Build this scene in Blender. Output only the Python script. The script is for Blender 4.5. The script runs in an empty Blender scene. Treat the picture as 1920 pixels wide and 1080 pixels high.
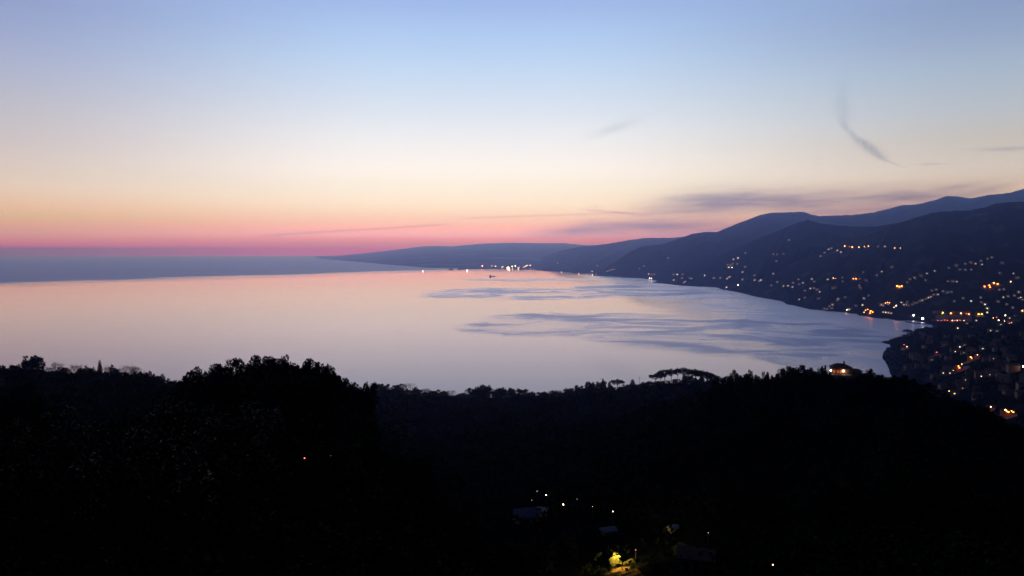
import bpy, bmesh, math, random
import numpy as np
from mathutils import Vector, noise, Matrix
from mathutils.bvhtree import BVHTree
random.seed(7); RNG = np.random.default_rng(7)
scene = bpy.context.scene
COL = scene.collection
R = math.radians

# ------------------------------------------------------------------ camera
FPX = 1400.0                         # focal length in pixels of a 1920 wide frame
HZN = 467.0                          # row of the true horizontal
PITCH = math.atan((540 - HZN) / FPX)
CAM = Vector((0, 0, 260))
cd = bpy.data.cameras.new('camera'); cam = bpy.data.objects.new('camera', cd); COL.objects.link(cam)
cd.sensor_width = 36; cd.lens = 36 * FPX / 1920
cd.clip_start = 0.5; cd.clip_end = 120000
cam.location = CAM; cam.rotation_euler = (R(90) - PITCH, 0, 0)
scene.camera = cam
FW = Vector((0, math.cos(PITCH), -math.sin(PITCH))); UP = Vector((0, math.sin(PITCH), math.cos(PITCH))); RT = Vector((1, 0, 0))
def ray(px, py): return FW + RT * ((px - 960) / FPX) + UP * ((540 - py) / FPX)
def at(px, py, depth):
    d = ray(px, py); return CAM + d * (depth / d.y)
def proj(p):
    v = Vector(p) - CAM; w = v.dot(FW)
    return 960 + FPX * v.dot(RT) / w, 540 - FPX * v.dot(UP) / w
def pxdir(px): return (px - 960) / FPX       # x over y on the horizontal

# ------------------------------------------------------------------ render settings
scene.render.engine = 'CYCLES'
scene.view_settings.view_transform = 'Standard'; scene.view_settings.look = 'None'
scene.view_settings.exposure = 0; scene.view_settings.gamma = 1
cy = scene.cycles
cy.use_denoising = True
cy.max_bounces = 7; cy.diffuse_bounces = 2; cy.glossy_bounces = 3; cy.volume_bounces = 4; cy.transparent_max_bounces = 12
cy.sample_clamp_indirect = 2.0; cy.sample_clamp_direct = 60
cy.caustics_reflective = False; cy.caustics_refractive = False

# ------------------------------------------------------------------ node helpers
def lin(c):
    return tuple((v / 255 / 12.92 if v / 255 <= .04045 else ((v / 255 + .055) / 1.055) ** 2.4) for v in c)
class G:
    """tiny expression builder for math nodes"""
    def __init__(s, nt): s.nt = nt; s.n = nt.nodes; s.l = nt.links
    def put(s, sock, v):
        if isinstance(v, (int, float)): sock.default_value = v
        elif isinstance(v, (tuple, list)): sock.default_value = v
        else: s.l.new(v, sock)
    def m(s, op, a, b=None, c=None, clamp=False):
        n = s.n.new('ShaderNodeMath'); n.operation = op; n.use_clamp = clamp
        for i, v in enumerate((a, b, c)):
            if v is not None: s.put(n.inputs[i], v)
        return n.outputs[0]
    def add(s, a, b): return s.m('ADD', a, b)
    def sub(s, a, b): return s.m('SUBTRACT', a, b)
    def mul(s, a, b): return s.m('MULTIPLY', a, b)
    def smooth(s, v, lo, hi):
        n = s.n.new('ShaderNodeMapRange'); n.interpolation_type = 'SMOOTHSTEP'
        s.put(n.inputs[0], v); n.inputs[1].default_value = lo; n.inputs[2].default_value = hi
        n.inputs[3].default_value = 0; n.inputs[4].default_value = 1
        return n.outputs[0]
    def gauss(s, v, c, w):                      # exp(-((v-c)/w)^2)
        d = s.m('DIVIDE', s.sub(v, c), w); return s.m('EXPONENT', s.mul(s.mul(d, d), -1))
    def mix(s, f, a, b):
        n = s.n.new('ShaderNodeMix'); n.data_type = 'RGBA'
        s.put(n.inputs[0], f); s.put(n.inputs[6], a); s.put(n.inputs[7], b); return n.outputs[2]
    def ramp(s, f, stops, interp='LINEAR'):
        n = s.n.new('ShaderNodeValToRGB'); n.color_ramp.interpolation = interp
        e = n.color_ramp.elements
        while len(e) > 1: e.remove(e[-1])
        e[0].position = stops[0][0]; e[0].color = (*stops[0][1], 1)
        for p, c in stops[1:]:
            k = e.new(p); k.color = (*c, 1)
        s.put(n.inputs[0], f); return n.outputs[0]
    def noise(s, vec, scale, detail=3, rough=.5, dist=0):
        n = s.n.new('ShaderNodeTexNoise'); s.put(n.inputs['Vector'], vec)
        n.inputs['Scale'].default_value = scale; n.inputs['Detail'].default_value = detail
        n.inputs['Roughness'].default_value = rough; n.inputs['Distortion'].default_value = dist
        return n.outputs[0]
    def xyz(s, a, b, c):
        n = s.n.new('ShaderNodeCombineXYZ'); s.put(n.inputs[0], a); s.put(n.inputs[1], b); s.put(n.inputs[2], c); return n.outputs[0]
    def sep(s, v):
        n = s.n.new('ShaderNodeSeparateXYZ'); s.l.new(v, n.inputs[0]); return n.outputs
    def curve(s, v, pts, lo, hi):               # piecewise curve of v (domain lo..hi), values any
        ys = [p[1] for p in pts]; a, b = min(ys), max(ys)
        if b - a < 1e-6: b = a + 1
        stops = [((p[0] - lo) / (hi - lo), ((p[1] - a) / (b - a),) * 3) for p in pts]
        t = s.m('DIVIDE', s.sub(v, lo), hi - lo)
        r = s.ramp(t, stops)
        return s.add(s.mul(s.sep(r)[0], b - a), a)

# ------------------------------------------------------------------ world: dusk sky after sunset
HAZE = 7.6e-5; HCOL = (.29, .41, 1.0)          # air density per metre
TOPZ = 1110.0           # top of the haze box
SIDE = 30600.0
world = bpy.data.worlds.new("World"); scene.world = world; world.use_nodes = True
g = G(world.node_tree)
bg = g.n['Background']
tc = g.n.new('ShaderNodeTexCoord')
vx, vy, vz = g.sep(tc.outputs['Generated'])[:3]
DEG = 180 / math.pi
EL = g.mul(g.m('ARCSINE', vz), DEG)
AZ = g.mul(g.m('ARCTAN2', vx, vy), DEG)
TT = g.m('SQRT', g.m('DIVIDE', g.m('MAXIMUM', EL, 0.0), 90), clamp=True)
def T(el): return math.sqrt(max(el, 0) / 90)
def elof(py, px=960):
    d = ray(px, py).normalized(); return math.degrees(math.asin(d.z))
SCL = 8.0
ROWS = {50: [(0, (151, 165, 204)), (60, (160, 172, 207)), (120, (175, 182, 207)), (200, (193, 191, 202)), (260, (207, 197, 198)), (320, (221, 203, 191)), (350, (227, 202, 184)), (385, (228, 190, 164)),
             (408, (221, 178, 153)), (423, (216, 165, 148)), (437, (211, 153, 144)), (450, (199, 134, 135)), (460, (180, 110, 126)), (466, (145, 105, 132))],
        905: [(0, (163, 189, 234)), (60, (176, 202, 240)), (120, (193, 215, 243)), (200, (218, 227, 241)), (260, (239, 238, 240)), (320, (254, 243, 234)), (350, (254, 239, 221)), (385, (254, 228, 204)),
              (412, (252, 205, 184)), (430, (251, 186, 176)), (441, (246, 176, 175)), (449, (232, 158, 164)), (456, (212, 146, 162)), (466, (190, 126, 158))],
        1860: [(0, (143, 162, 196)), (60, (152, 170, 200)), (120, (166, 182, 203)), (200, (184, 190, 198)), (260, (198, 191, 186)), (320, (212, 196, 182)), (350, (216, 190, 172)), (385, (210, 172, 160)),
               (412, (200, 150, 148)), (430, (185, 135, 142)), (441, (170, 125, 140)), (449, (155, 120, 140)), (456, (140, 115, 140)), (466, (125, 112, 140))]}
CAL = {50: [[0.282, 0.3375, 0.5907], [0.3325, 0.3898, 0.6356], [0.4111, 0.4525, 0.6488], [0.5267, 0.517, 0.6157], [0.6249, 0.5633, 0.614], [0.7642, 0.6497, 0.6193], [0.8736, 0.7009, 0.6214], [0.9525, 0.6326, 0.3751], [0.9041, 0.5846, 0.0303], [1.0112, 0.4933, 0.003], [0.9722, 0.4281, 0.003], [0.863, 0.2027, 0.003], [0.6897, 0.003, 0.003], [0.1082, 0.003, 0.003]], 905: [[0.3488, 0.4926, 0.8577], [0.4344, 0.6023, 0.9402], [0.5389, 0.7035, 0.9702], [0.7257, 0.8078, 0.9805], [0.9129, 0.9249, 1.0234], [1.0991, 1.0264, 1.069], [1.095, 1.0038, 0.9628], [1.1849, 0.9817, 0.8453], [1.243, 0.7949, 0.5753], [1.5289, 0.6483, 0.4983], [1.3208, 0.5678, 0.9528], [1.136, 0.262, 0.003], [0.7813, 0.1985, 0.0532], [0.6259, 0.003, 0.0775]], 1860: [[0.2623, 0.35, 0.5696], [0.3081, 0.3986, 0.6054], [0.3829, 0.4833, 0.6505], [0.4948, 0.5446, 0.6414], [0.598, 0.5603, 0.5466], [0.7417, 0.6523, 0.6431], [0.8261, 0.6352, 0.5531], [0.8367, 0.5271, 0.4353], [0.8417, 0.369, 0.261], [0.7282, 0.2259, 0.3829], [0.5649, 0.1294, 0.3829], [0.4193, 0.0846, 0.3829], [0.2906, 0.0569, 0.3829], [0.1784, 0.0569, 0.3829]]}
def column(px0, hz, upper):
    """ramp stops of the sky behind the air, so that through the air it reads as in ROWS"""
    out = []
    hz = lin(hz)
    for k_, (py, c) in enumerate(ROWS[px0]):
        if CAL: lc = CAL[px0][k_]
        else:
            path = min(SIDE, (TOPZ - 260) / math.sin(R(max(elof(py, px0), .02))))
            lc = tuple(max((a - (1 - math.exp(-HAZE * path * q)) * h) / math.exp(-HAZE * path * q), .003) for a, h, q in zip(lin(c), hz, HCOL))
        out.append((T(max(elof(py, px0), 0)), tuple(min(max(a, .003), 7.9) / SCL for a in lc)))
    out.sort()
    for el, c in upper: out.append((T(el), tuple(v / SCL for v in lin(c))))
    return out
UPC = [(24, (138, 166, 214)), (32, (105, 136, 196)), (48, (54, 76, 130)), (90, (18, 27, 56))]
left = column(50, (118, 116, 150), UPC)
cent = column(905, (135, 135, 165), UPC)
rght = column(1860, (80, 90, 130), UPC)
EAST = [(0, lin((40, 38, 58))), (T(6), lin((44, 42, 62))), (T(15), lin((34, 38, 62))), (T(40), lin((22, 30, 56))), (1, lin((16, 24, 48)))]
EAST = [(p, tuple(v / SCL for v in c)) for p, c in EAST]
cL = g.ramp(TT, left); cC = g.ramp(TT, cent); cR = g.ramp(TT, rght); cE = g.ramp(TT, EAST)
fL = g.smooth(g.mul(AZ, -1), 8.0, 38.0)
fR = g.smooth(AZ, 2.0, 35.0)
sky = g.mix(fR, g.mix(fL, cC, cL), cR)
# clouds, given in degrees of azimuth and elevation
def azof(px, py=420):
    d = ray(px, py); return math.degrees(math.atan2(d.x, d.y))
def tone(mask, col, base):
    n = g.n.new('ShaderNodeMix'); n.data_type = 'RGBA'; n.blend_type = 'MULTIPLY'
    g.put(n.inputs[0], mask); g.put(n.inputs[6], base); g.put(n.inputs[7], tuple(col) + (1,)); return n.outputs[2]
warp = g.noise(g.xyz(g.mul(AZ, .18), g.mul(EL, .5), 3.1), 1.0, 3, .55)
warpc = g.sub(warp, .5)
st = g.noise(g.xyz(g.mul(AZ, .11), g.add(g.mul(EL, 1.15), g.mul(AZ, -.035)), 7.7), 1.0, 5, .55, .6)
st2 = g.noise(g.xyz(g.mul(AZ, .3), g.add(g.mul(EL, 2.6), g.mul(AZ, -.09)), 1.7), 1.0, 4, .55, .4)
# the low bank over the right-hand mountains: two strips joined at the right
ELw = g.add(EL, g.mul(warpc, .55))
topc = g.curve(AZ, [(2, 1.0)] + [(azof(x), elof(y, x)) for x, y in ((1150, 408), (1220, 398), (1300, 385), (1400, 378), (1500, 380), (1600, 385), (1780, 372), (1920, 352))] + [(60, 4.4)], 0, 62)
b1 = g.mul(g.gauss(g.sub(ELw, topc), 0, 1.0), g.mul(g.smooth(AZ, azof(1120), azof(1330)), g.sub(1, g.smooth(AZ, azof(1700), azof(1990)))))
b2 = g.mul(g.gauss(ELw, g.curve(AZ, [(0, 1.0)] + [(azof(x), elof(y, x)) for x, y in ((1000, 437), (1110, 426), (1250, 426), (1400, 428))] + [(60, 1.2)], 0, 62), .50), g.mul(g.smooth(AZ, azof(960), azof(1090)), 1.0))
b3 = g.mul(g.gauss(ELw, .95, .42), g.smooth(AZ, azof(900), azof(1180)))
stm = g.add(.62, g.mul(g.smooth(st, .30, .56), .38))
stm2 = g.add(.72, g.mul(g.smooth(st2, .35, .65), .28))
low = lambda c, k: tuple(v * k / SCL for v in lin(c))
def dens(m, k): return g.m('MULTIPLY', m, k, clamp=True)
sky = tone(dens(g.mul(g.mul(b1, stm), stm2), 1.0), (.27, .25, .38), sky)
sky = tone(dens(g.mul(g.mul(b2, stm), stm2), 1.0), (.30, .34, .66), sky)
sky = tone(dens(g.mul(b3, stm2), .62), (.55, .66, .9), sky)
# small streaks above the mountains at the right
for (px, py, w, h, sl) in [(1790, 350, 1.1, .16, .12), (1850, 356, 1.5, .18, .2), (1745, 307, .8, .06, .0), (1890, 279, 1.6, .13, -.03), (1270, 372, 1.5, .2, .02), (1530, 306, .1, .1, 0), (1116, 388, .3, .07, 0)]:
    a0, e0 = azof(px, py), elof(py, px)
    d = g.sub(g.add(EL, g.mul(warpc, .2)), g.add(e0, g.mul(g.sub(AZ, a0), sl)))
    sky = tone(dens(g.mul(g.gauss(d, 0, h), g.gauss(AZ, a0, w)), .5), (.55, .56, .68), sky)
# two thin contrails
def trail(p0, p1, w, k, col, sky):
    a0, e0, a1, e1 = azof(p0[0]), elof(p0[1], p0[0]), azof(p1[0]), elof(p1[1], p1[0])
    sl = (e1 - e0) / (a1 - a0)
    d = g.sub(g.add(EL, g.mul(warpc, .10)), g.add(e0, g.mul(g.sub(AZ, a0), sl)))
    win = g.mul(g.smooth(AZ, a0 - .5, a0 + 1.2), g.sub(1, g.smooth(AZ, a1 - 2.0, a1 + .6)))
    return tone(dens(g.mul(g.gauss(d, 0, w), win), k), col, sky)
sky = trail((480, 443), (860, 419), .075, .8, (.66, .58, .72), sky)
sky = trail((850, 409), (1200, 398), .07, .7, (.72, .66, .74), sky)
sky = trail((1090, 393), (1230, 405), .10, .7, (.70, .62, .74), sky)
# faint wisp in the middle of the sky
d = g.sub(g.add(EL, g.mul(warpc, .9)), g.add(elof(242, 1140), g.mul(g.sub(AZ, azof(1140, 242)), .30)))
sky = tone(dens(g.mul(g.gauss(d, 0, .33), g.gauss(AZ, azof(1150), 1.6)), .55), (.72, .74, .78), sky)
# the hook-shaped wisp
jp = [(318, 1712, .10, 0), (312, 1690, .14, .35), (302, 1662, .22, .6), (292, 1647, .42, .85), (280, 1634, .50, .95), (268, 1620, .42, .9), (256, 1602, .28, .75), (244, 1588, .22, .6), (225, 1580, .38, .42), (200, 1579, .52, .32), (175, 1580, .50, .24), (150, 1584, .42, .12), (128, 1588, .35, 0)]
jp = [(elof(a, b), azof(b, a), w, k) for a, b, w, k in jp]
jc = g.curve(EL, [(p[0], p[1]) for p in jp], 0, 20)
jw = g.curve(EL, [(p[0], p[2]) for p in jp], 0, 20)
jk = g.curve(EL, [(p[0], p[3]) for p in jp], 0, 20)
wn = g.sub(g.noise(g.xyz(g.mul(AZ, .9), g.mul(EL, .9), 2.2), 1.0, 4, .6), .5)
dd = g.m('DIVIDE', g.sub(g.add(AZ, g.mul(wn, .55)), jc), jw)
jm = g.m('EXPONENT', g.mul(g.mul(dd, dd), -1))
fib = g.add(.45, g.mul(g.smooth(g.noise(g.xyz(g.mul(AZ, 2.6), g.mul(EL, 1.1), 4.4), 1.0, 5, .65, .5), .32, .62), .55))
sky = tone(dens(g.mul(g.mul(jm, jk), fib), .9), (.50, .54, .62), sky)
# the sky dims away from the afterglow
away = g.smooth(g.m('ABSOLUTE', g.add(AZ, 3)), 38.5, 84.0)
sky = g.mix(away, sky, cE)
g.l.new(sky, bg.inputs[0]); bg.inputs[1].default_value = SCL
world.cycles.sampling_method = 'MANUAL'; world.cycles.sample_map_resolution = 1024

# ------------------------------------------------------------------ materials
MATS = {}
def mat(name):
    m = bpy.data.materials.new(name); m.use_nodes = True; MATS[name] = m
    return m, G(m.node_tree), m.node_tree.nodes['Principled BSDF']
def plain(name, col, rough=.8, spec=.3, var=.25, scale=1.5):
    m, g, b = mat(name)
    t = g.n.new('ShaderNodeTexCoord').outputs['Object']
    n = g.noise(t, scale, 4)
    g.l.new(g.mix(n, tuple(c * (1 - var) for c in col) + (1,), tuple(c * (1 + var) for c in col) + (1,)), b.inputs['Base Color'])
    b.inputs['Roughness'].default_value = rough; b.inputs['Specular IOR Level'].default_value = spec
    return m
def glow(name, col, k):
    m, g, b = mat(name)
    b.inputs['Base Color'].default_value = (*[min(1, c) for c in col], 1)
    t = g.n.new('ShaderNodeTexCoord').outputs['Object']
    b.inputs['Emission Color'].default_value = (*col, 1)
    g.l.new(g.add(k * .8, g.mul(g.noise(t, 2.0, 2), k * .4)), b.inputs['Emission Strength'])
    m.cycles.emission_sampling = 'FRONT'
    return m
def leaves(name, c0, c1, spec=.15, rough=.6):
    m, g, b = mat(name)
    geo = g.n.new('ShaderNodeNewGeometry')
    n = g.noise(geo.outputs['Position'], .35, 3)
    f = g.add(g.mul(n, .6), g.mul(geo.outputs['Random Per Island'], .4))
    g.l.new(g.mix(f, (*c0, 1), (*c1, 1)), b.inputs['Base Color'])
    b.inputs['Roughness'].default_value = rough; b.inputs['Specular IOR Level'].default_value = spec
    return m
def hillmat(name, c0, c1, sc=.004, bd=14, cl=.008):
    m, g, b = mat(name)
    p = g.n.new('ShaderNodeNewGeometry').outputs['Position']
    big = g.noise(p, sc, 6, .6); fine = g.noise(p, sc * 14, 5, .65)
    c = g.mix(fine, (*c0, 1), (*c1, 1))
    c = g.mix(g.smooth(big, .52, .72), c, (*[v * 1.9 + cl for v in c1], 1))
    g.l.new(c, b.inputs['Base Color'])
    b.inputs['Roughness'].default_value = 1; b.inputs['Specular IOR Level'].default_value = 0
    bp = g.n.new('ShaderNodeBump'); bp.inputs['Distance'].default_value = bd; bp.inputs['Strength'].default_value = .8
    g.l.new(fine, bp.inputs['Height']); g.l.new(bp.outputs[0], b.inputs['Normal'])
    return m
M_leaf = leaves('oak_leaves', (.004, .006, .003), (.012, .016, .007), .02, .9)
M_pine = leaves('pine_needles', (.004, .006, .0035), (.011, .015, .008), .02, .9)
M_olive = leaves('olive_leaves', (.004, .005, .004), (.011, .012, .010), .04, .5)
M_lit = leaves('lamp_lit_leaves', (.10, .10, .02), (.22, .20, .05), .2)  # lamp light put into the leaf colour, paler and yellower than other foliage
M_bark = plain('bark', (.035, .028, .022))
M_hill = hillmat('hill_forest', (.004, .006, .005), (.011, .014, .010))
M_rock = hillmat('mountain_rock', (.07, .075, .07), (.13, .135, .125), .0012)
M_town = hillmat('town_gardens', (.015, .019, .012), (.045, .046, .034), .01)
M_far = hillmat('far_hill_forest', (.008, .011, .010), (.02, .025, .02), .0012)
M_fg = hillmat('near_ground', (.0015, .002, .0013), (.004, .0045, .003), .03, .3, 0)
M_wall = plain('pale_plaster', (.30, .27, .24), .9)
M_wall2 = plain('ochre_plaster', (.34, .22, .13), .9)
M_wall3 = plain('pink_plaster', (.32, .19, .16), .9)
M_roof = plain('clay_tiles', (.12, .055, .035), .85)
M_metal = plain('dark_metal', (.03, .032, .035), .5)
M_hull = plain('ship_paint', (.03, .022, .024), .6)
M_stone = plain('dark_rock', (.045, .042, .04), .9)
M_pave = plain('paving', (.22, .19, .15), .9)
M_road = plain('worn_asphalt', (.10, .09, .08), .9)
M_tarp = plain('blue_grey_sheet', (.055, .07, .13), .7)
LC = {'o': (1, .22, .03), 'p': (1, .44, .20), 'w': (1, .72, .48), 'c': (.90, .92, 1), 'y': (1, .55, .08), 'r': (1, .10, .04)}
LM = {k: glow('lamp_' + n, v, {'o': 42, 'y': 36, 'r': 14, 'c': 34}.get(k, 22)) for (k, v), n in zip(LC.items(), ['orange', 'peach', 'warm_white', 'cool_white', 'yellow', 'red'])}
WM = {k: glow('window_' + n, v, 3.4) for (k, v), n in zip(LC.items(), ['orange', 'peach', 'warm_white', 'cool_white', 'yellow', 'red'])}

M_dimwin = glow('dim_orange_window', (1, .22, .08), .30)

# ------------------------------------------------------------------ object helpers
def link(name, me, m=None, parent=None):
    o = bpy.data.objects.new(name, me); COL.objects.link(o)
    if parent: o.parent = parent
    if m is not None: me.materials.append(m)
    return o
def mesh(name, v, f, smooth=False):
    me = bpy.data.meshes.new(name)
    me.from_pydata([tuple(p) for p in v] if not isinstance(v, np.ndarray) else v.tolist(), [], f if not isinstance(f, np.ndarray) else f.tolist())
    if smooth: me.polygons.foreach_set('use_smooth', [True] * len(me.polygons))
    me.update(); return me
def tag(o, label=None, cat=None, group=None, kind=None):
    if label: o['label'] = label
    if cat: o['category'] = cat
    if group: o['group'] = group
    if kind: o['kind'] = kind
    return o
def empty(name, loc, rz=0):
    o = bpy.data.objects.new(name, None); COL.objects.link(o); o.location = loc; o.rotation_euler = (0, 0, rz); return o
def copy_tree(o, parent=None):
    c = o.copy(); COL.objects.link(c); c.parent = parent
    for ch in KIDS.get(o.name, []): copy_tree(ch, c)
    return c
KIDS = {}
def kid(parent, o): KIDS.setdefault(parent.name, []).append(o); return o
class MB:
    def __init__(s): s.v = []; s.f = []
    def box(s, c, sz, rz=0):
        b = len(s.v); x, y, z = [k / 2 for k in sz]; cs, sn = math.cos(rz), math.sin(rz)
        for dz in (-z, z):
            for dx, dy in ((-x, -y), (x, -y), (x, y), (-x, y)):
                s.v.append((c[0] + dx * cs - dy * sn, c[1] + dx * sn + dy * cs, c[2] + dz))
        s.f += [(b, b + 3, b + 2, b + 1), (b + 4, b + 5, b + 6, b + 7)] + [(b + i, b + (i + 1) % 4, b + 4 + (i + 1) % 4, b + 4 + i) for i in range(4)]
        return s
    def tube(s, p0, p1, r0, r1, n=6):
        p0, p1 = Vector(p0), Vector(p1); d = (p1 - p0)
        if d.length < 1e-6: return s
        q = d.to_track_quat('Z', 'Y'); b = len(s.v)
        for p, r in ((p0, r0), (p1, r1)):
            for i in range(n):
                a = 2 * math.pi * i / n; s.v.append(tuple(p + q @ Vector((r * math.cos(a), r * math.sin(a), 0))))
        s.f += [(b + i, b + (i + 1) % n, b + n + (i + 1) % n, b + n + i) for i in range(n)] + [tuple(b + n + i for i in range(n)), tuple(b + n - 1 - i for i in range(n))]
        return s
    def poly(s, vs, fs):
        b = len(s.v); s.v += [tuple(p) for p in vs]; s.f += [tuple(b + i for i in f) for f in fs]; return s
    def ball(s, c, r, n=6, m=4, sz=1.0):
        vs = [(c[0], c[1], c[2] - r * sz)]
        for j in range(1, m):
            t = math.pi * j / m
            for i in range(n):
                a = 2 * math.pi * i / n; vs.append((c[0] + r * math.sin(t) * math.cos(a), c[1] + r * math.sin(t) * math.sin(a), c[2] - r * sz * math.cos(t)))
        vs.append((c[0], c[1], c[2] + r * sz)); L = len(vs) - 1
        fs = [(0, 1 + (i + 1) % n, 1 + i) for i in range(n)]
        for j in range(m - 2):
            a = 1 + j * n
            fs += [(a + i, a + (i + 1) % n, a + n + (i + 1) % n, a + n + i) for i in range(n)]
        a = 1 + (m - 2) * n
        fs += [(a + i, a + (i + 1) % n, L) for i in range(n)]
        return s.poly(vs, fs)
    def mesh(s, name, smooth=False): return mesh(name, s.v, s.f, smooth)
def fbm(x, y, z=0, o=4): return noise.fractal(Vector((x, y, z)), .9, 2.0, o)

# ------------------------------------------------------------------ the sea
def disc(name, r, z, m):
    v = [(0, 0, z)]; f = []; rings = [200, 1000, 3000, 8000, 16000, r]; n = 192
    for k, rr in enumerate(rings):
        for i in range(n):
            a = 2 * math.pi * i / n; v.append((rr * math.sin(a), rr * math.cos(a), z))
    f += [(0, 1 + (i + 1) % n, 1 + i) for i in range(n)]
    for k in range(len(rings) - 1):
        a = 1 + k * n
        f += [(a + i, a + (i + 1) % n, a + n + (i + 1) % n, a + n + i) for i in range(n)]
    me = mesh(name, v, f)
    return tag(link(name, me, m), kind='structure')
m, g, b = mat('sea_water')
pos = g.n.new('ShaderNodeNewGeometry').outputs['Position']
X, Y, _ = g.sep(pos)[:3]
X = g.mul(X, .001); Y = g.mul(Y, .001)
w1 = g.sub(g.noise(g.xyz(X, Y, 0), 1.3, 4, .55, .4), .5)
w2 = g.sub(g.noise(g.xyz(X, Y, 5), 1.3, 4, .55, .4), .5)
Xw = g.add(X, g.mul(w1, .75)); Yw = g.add(Y, g.mul(w2, .9))
# wind-ruffled water: everything beyond a slanting line, and drifting patches nearer in
farm = g.mul(g.smooth(g.sub(g.add(g.add(Y, g.mul(w1, .8)), g.mul(g.sub(g.noise(g.xyz(g.mul(X, .7), g.mul(Y, 2.4), 1), 1.6, 4, .6), .5), 1.9)), g.add(9.75, g.mul(X, 1.22))), -1.0, 1.3), .9)
def patch(cx, cy_, rx, ry, e=.35):
    dx = g.m('DIVIDE', g.sub(Xw, cx), rx); dy = g.m('DIVIDE', g.sub(Yw, cy_), ry)
    r = g.m('SQRT', g.add(g.mul(dx, dx), g.mul(dy, dy)))
    return g.sub(1, g.smooth(r, 1 - e, 1 + e * .4))
pm = patch(.08, 4.45, .62, .62, .18)
for a in [(.78, 4.75, .42, .75, .2), (.25, 2.62, .42, .42, .2), (.62, 2.30, .42, .55, .3), (.98, 2.35, .30, .45, .3), (.15, 6.3, .7, .35, .3), (.75, 1.75, .22, .22, .3)]:
    pm = g.m('MAXIMUM', pm, patch(*a))
sw = g.noise(g.xyz(g.add(g.mul(Xw, 1.0), g.mul(Yw, .25)), g.mul(Yw, 2.2), 2), 2.6, 3, .5, .9)
swm = g.smooth(sw, .36, .60)
pm = g.mul(pm, g.add(.25, g.mul(swm, .75)))
side = g.mul(g.smooth(X, .35, 1.1), g.smooth(g.noise(g.xyz(Xw, g.mul(Yw, 2.0), 9), 2.6, 4, .6, .8), .42, .6))
pm = g.m('MAXIMUM', pm, g.mul(side, .55))
pm = g.m('MAXIMUM', pm, g.mul(g.smooth(g.sub(X, g.mul(Y, .16)), .25, 1.15), .42))
ruf = g.m('MAXIMUM', pm, g.mul(g.m('POWER', farm, 3.0), .6))
farm4 = g.m('POWER', farm, 4.5)
coast = g.mul(g.smooth(g.add(X, g.mul(w2, .25)), .50, 1.10), g.sub(1, g.smooth(Y, 6.6, 8.2)))
b.inputs['Base Color'].default_value = (.006, .014, .022, 1)
b.inputs['Specular IOR Level'].default_value = 0; b.inputs['Roughness'].default_value = 1
rough = g.add(g.add(g.add(.05, g.mul(ruf, .32)), g.mul(coast, .18)), g.mul(farm4, .45))
p2 = g.n.new('ShaderNodeNewGeometry').outputs['Position']
h = g.add(g.noise(p2, .03, 4, .6), g.mul(g.noise(p2, .12, 3, .6), .5))
bp = g.n.new('ShaderNodeBump'); bp.inputs['Distance'].default_value = 1.2
g.l.new(g.add(g.add(g.add(.03, g.mul(ruf, .22)), g.mul(coast, .25)), g.mul(farm4, .6)), bp.inputs['Strength']); g.l.new(h, bp.inputs['Height'])
gl = g.n.new('ShaderNodeBsdfGlossy'); gl.inputs['Color'].default_value = (.98, .88, 1, 1)  # lilac tint puts the pinker low-sky glow into the reflection colour
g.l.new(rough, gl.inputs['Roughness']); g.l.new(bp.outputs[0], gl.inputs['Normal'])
fr = g.n.new('ShaderNodeFresnel'); fr.inputs['IOR'].default_value = 1.42
ms = g.n.new('ShaderNodeMixShader')
g.l.new(g.m('MULTIPLY', fr.outputs[0], g.sub(1.16, g.add(g.mul(ruf, .12), g.mul(farm, .58))), clamp=True), ms.inputs[0])
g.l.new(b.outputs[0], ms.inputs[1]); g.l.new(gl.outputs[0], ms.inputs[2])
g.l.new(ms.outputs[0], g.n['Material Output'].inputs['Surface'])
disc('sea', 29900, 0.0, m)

# ------------------------------------------------------------------ mountains and coast
TERR = []                # (verts, faces) of every land surface, for standing things on it
def interp(tab, px, k): return float(np.interp(px, [r[0] for r in tab], [r[k] for r in tab]))
def ridge(name, crest, foot, m, step=6, rows=44, back=.35, amp=.10, seed=0, jag=1.0, power=1.0, shore=0.0):
    """crest: (px, row, depth); foot: (px, depth, z) -> a mountain flank from its foot up to its crest and down behind"""
    v = []; f = []; pxs = np.arange(crest[0][0], crest[-1][0] + .1, step); nb = 12
    for px in pxs:
        py = interp(crest, px, 1); dc = interp(crest, px, 2)
        df = interp(foot, px, 1); zf = interp(foot, px, 2)
        C = at(px, py, dc); u = C.x / dc
        hz = max(C.z - zf, 1)
        df += shore * fbm(px * .05, seed + 3.3) 
        F = Vector((pxdir(px) * df, df, zf))
        cz = C.z + dc / FPX * jag * (fbm(px * .12, seed) * 1.3 + fbm(px * .5, seed + 9, 0, 2) * .6)
        for j in range(rows + 1):
            t = j / rows
            P = F.lerp(C, t)
            P.z = zf + (C.z - zf) * (t ** power) + (cz - C.z) * t ** 7
            w = math.sin(math.pi * t) ** .8
            k = 1 / max(600, hz * 2.2)
            n_ = fbm(P.x * k, P.y * k, seed, 5)
            r_ = 1 - abs(fbm(P.x * k * 1.7 + 4, P.y * k * 1.7, seed + 7, 3)) * 2
            P.z += w * hz * amp * (n_ + .55 * (r_ - .5))
            v.append(P)
        for j in range(1, nb + 1):
            t = j / nb; d2 = dc * (1 + back * t)
            v.append(Vector((u * d2, d2, cz + (zf - 5 - cz) * t ** 1.2)))
    w = rows + 1 + nb
    for i in range(len(pxs) - 1):
        for j in range(w - 1):
            a = i * w + j; f.append((a, a + w, a + w + 1, a + 1))
    me = mesh(name, v, f, True); o = tag(link(name, me, m), kind='structure')
    TERR.append((v, f)); return o
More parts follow.
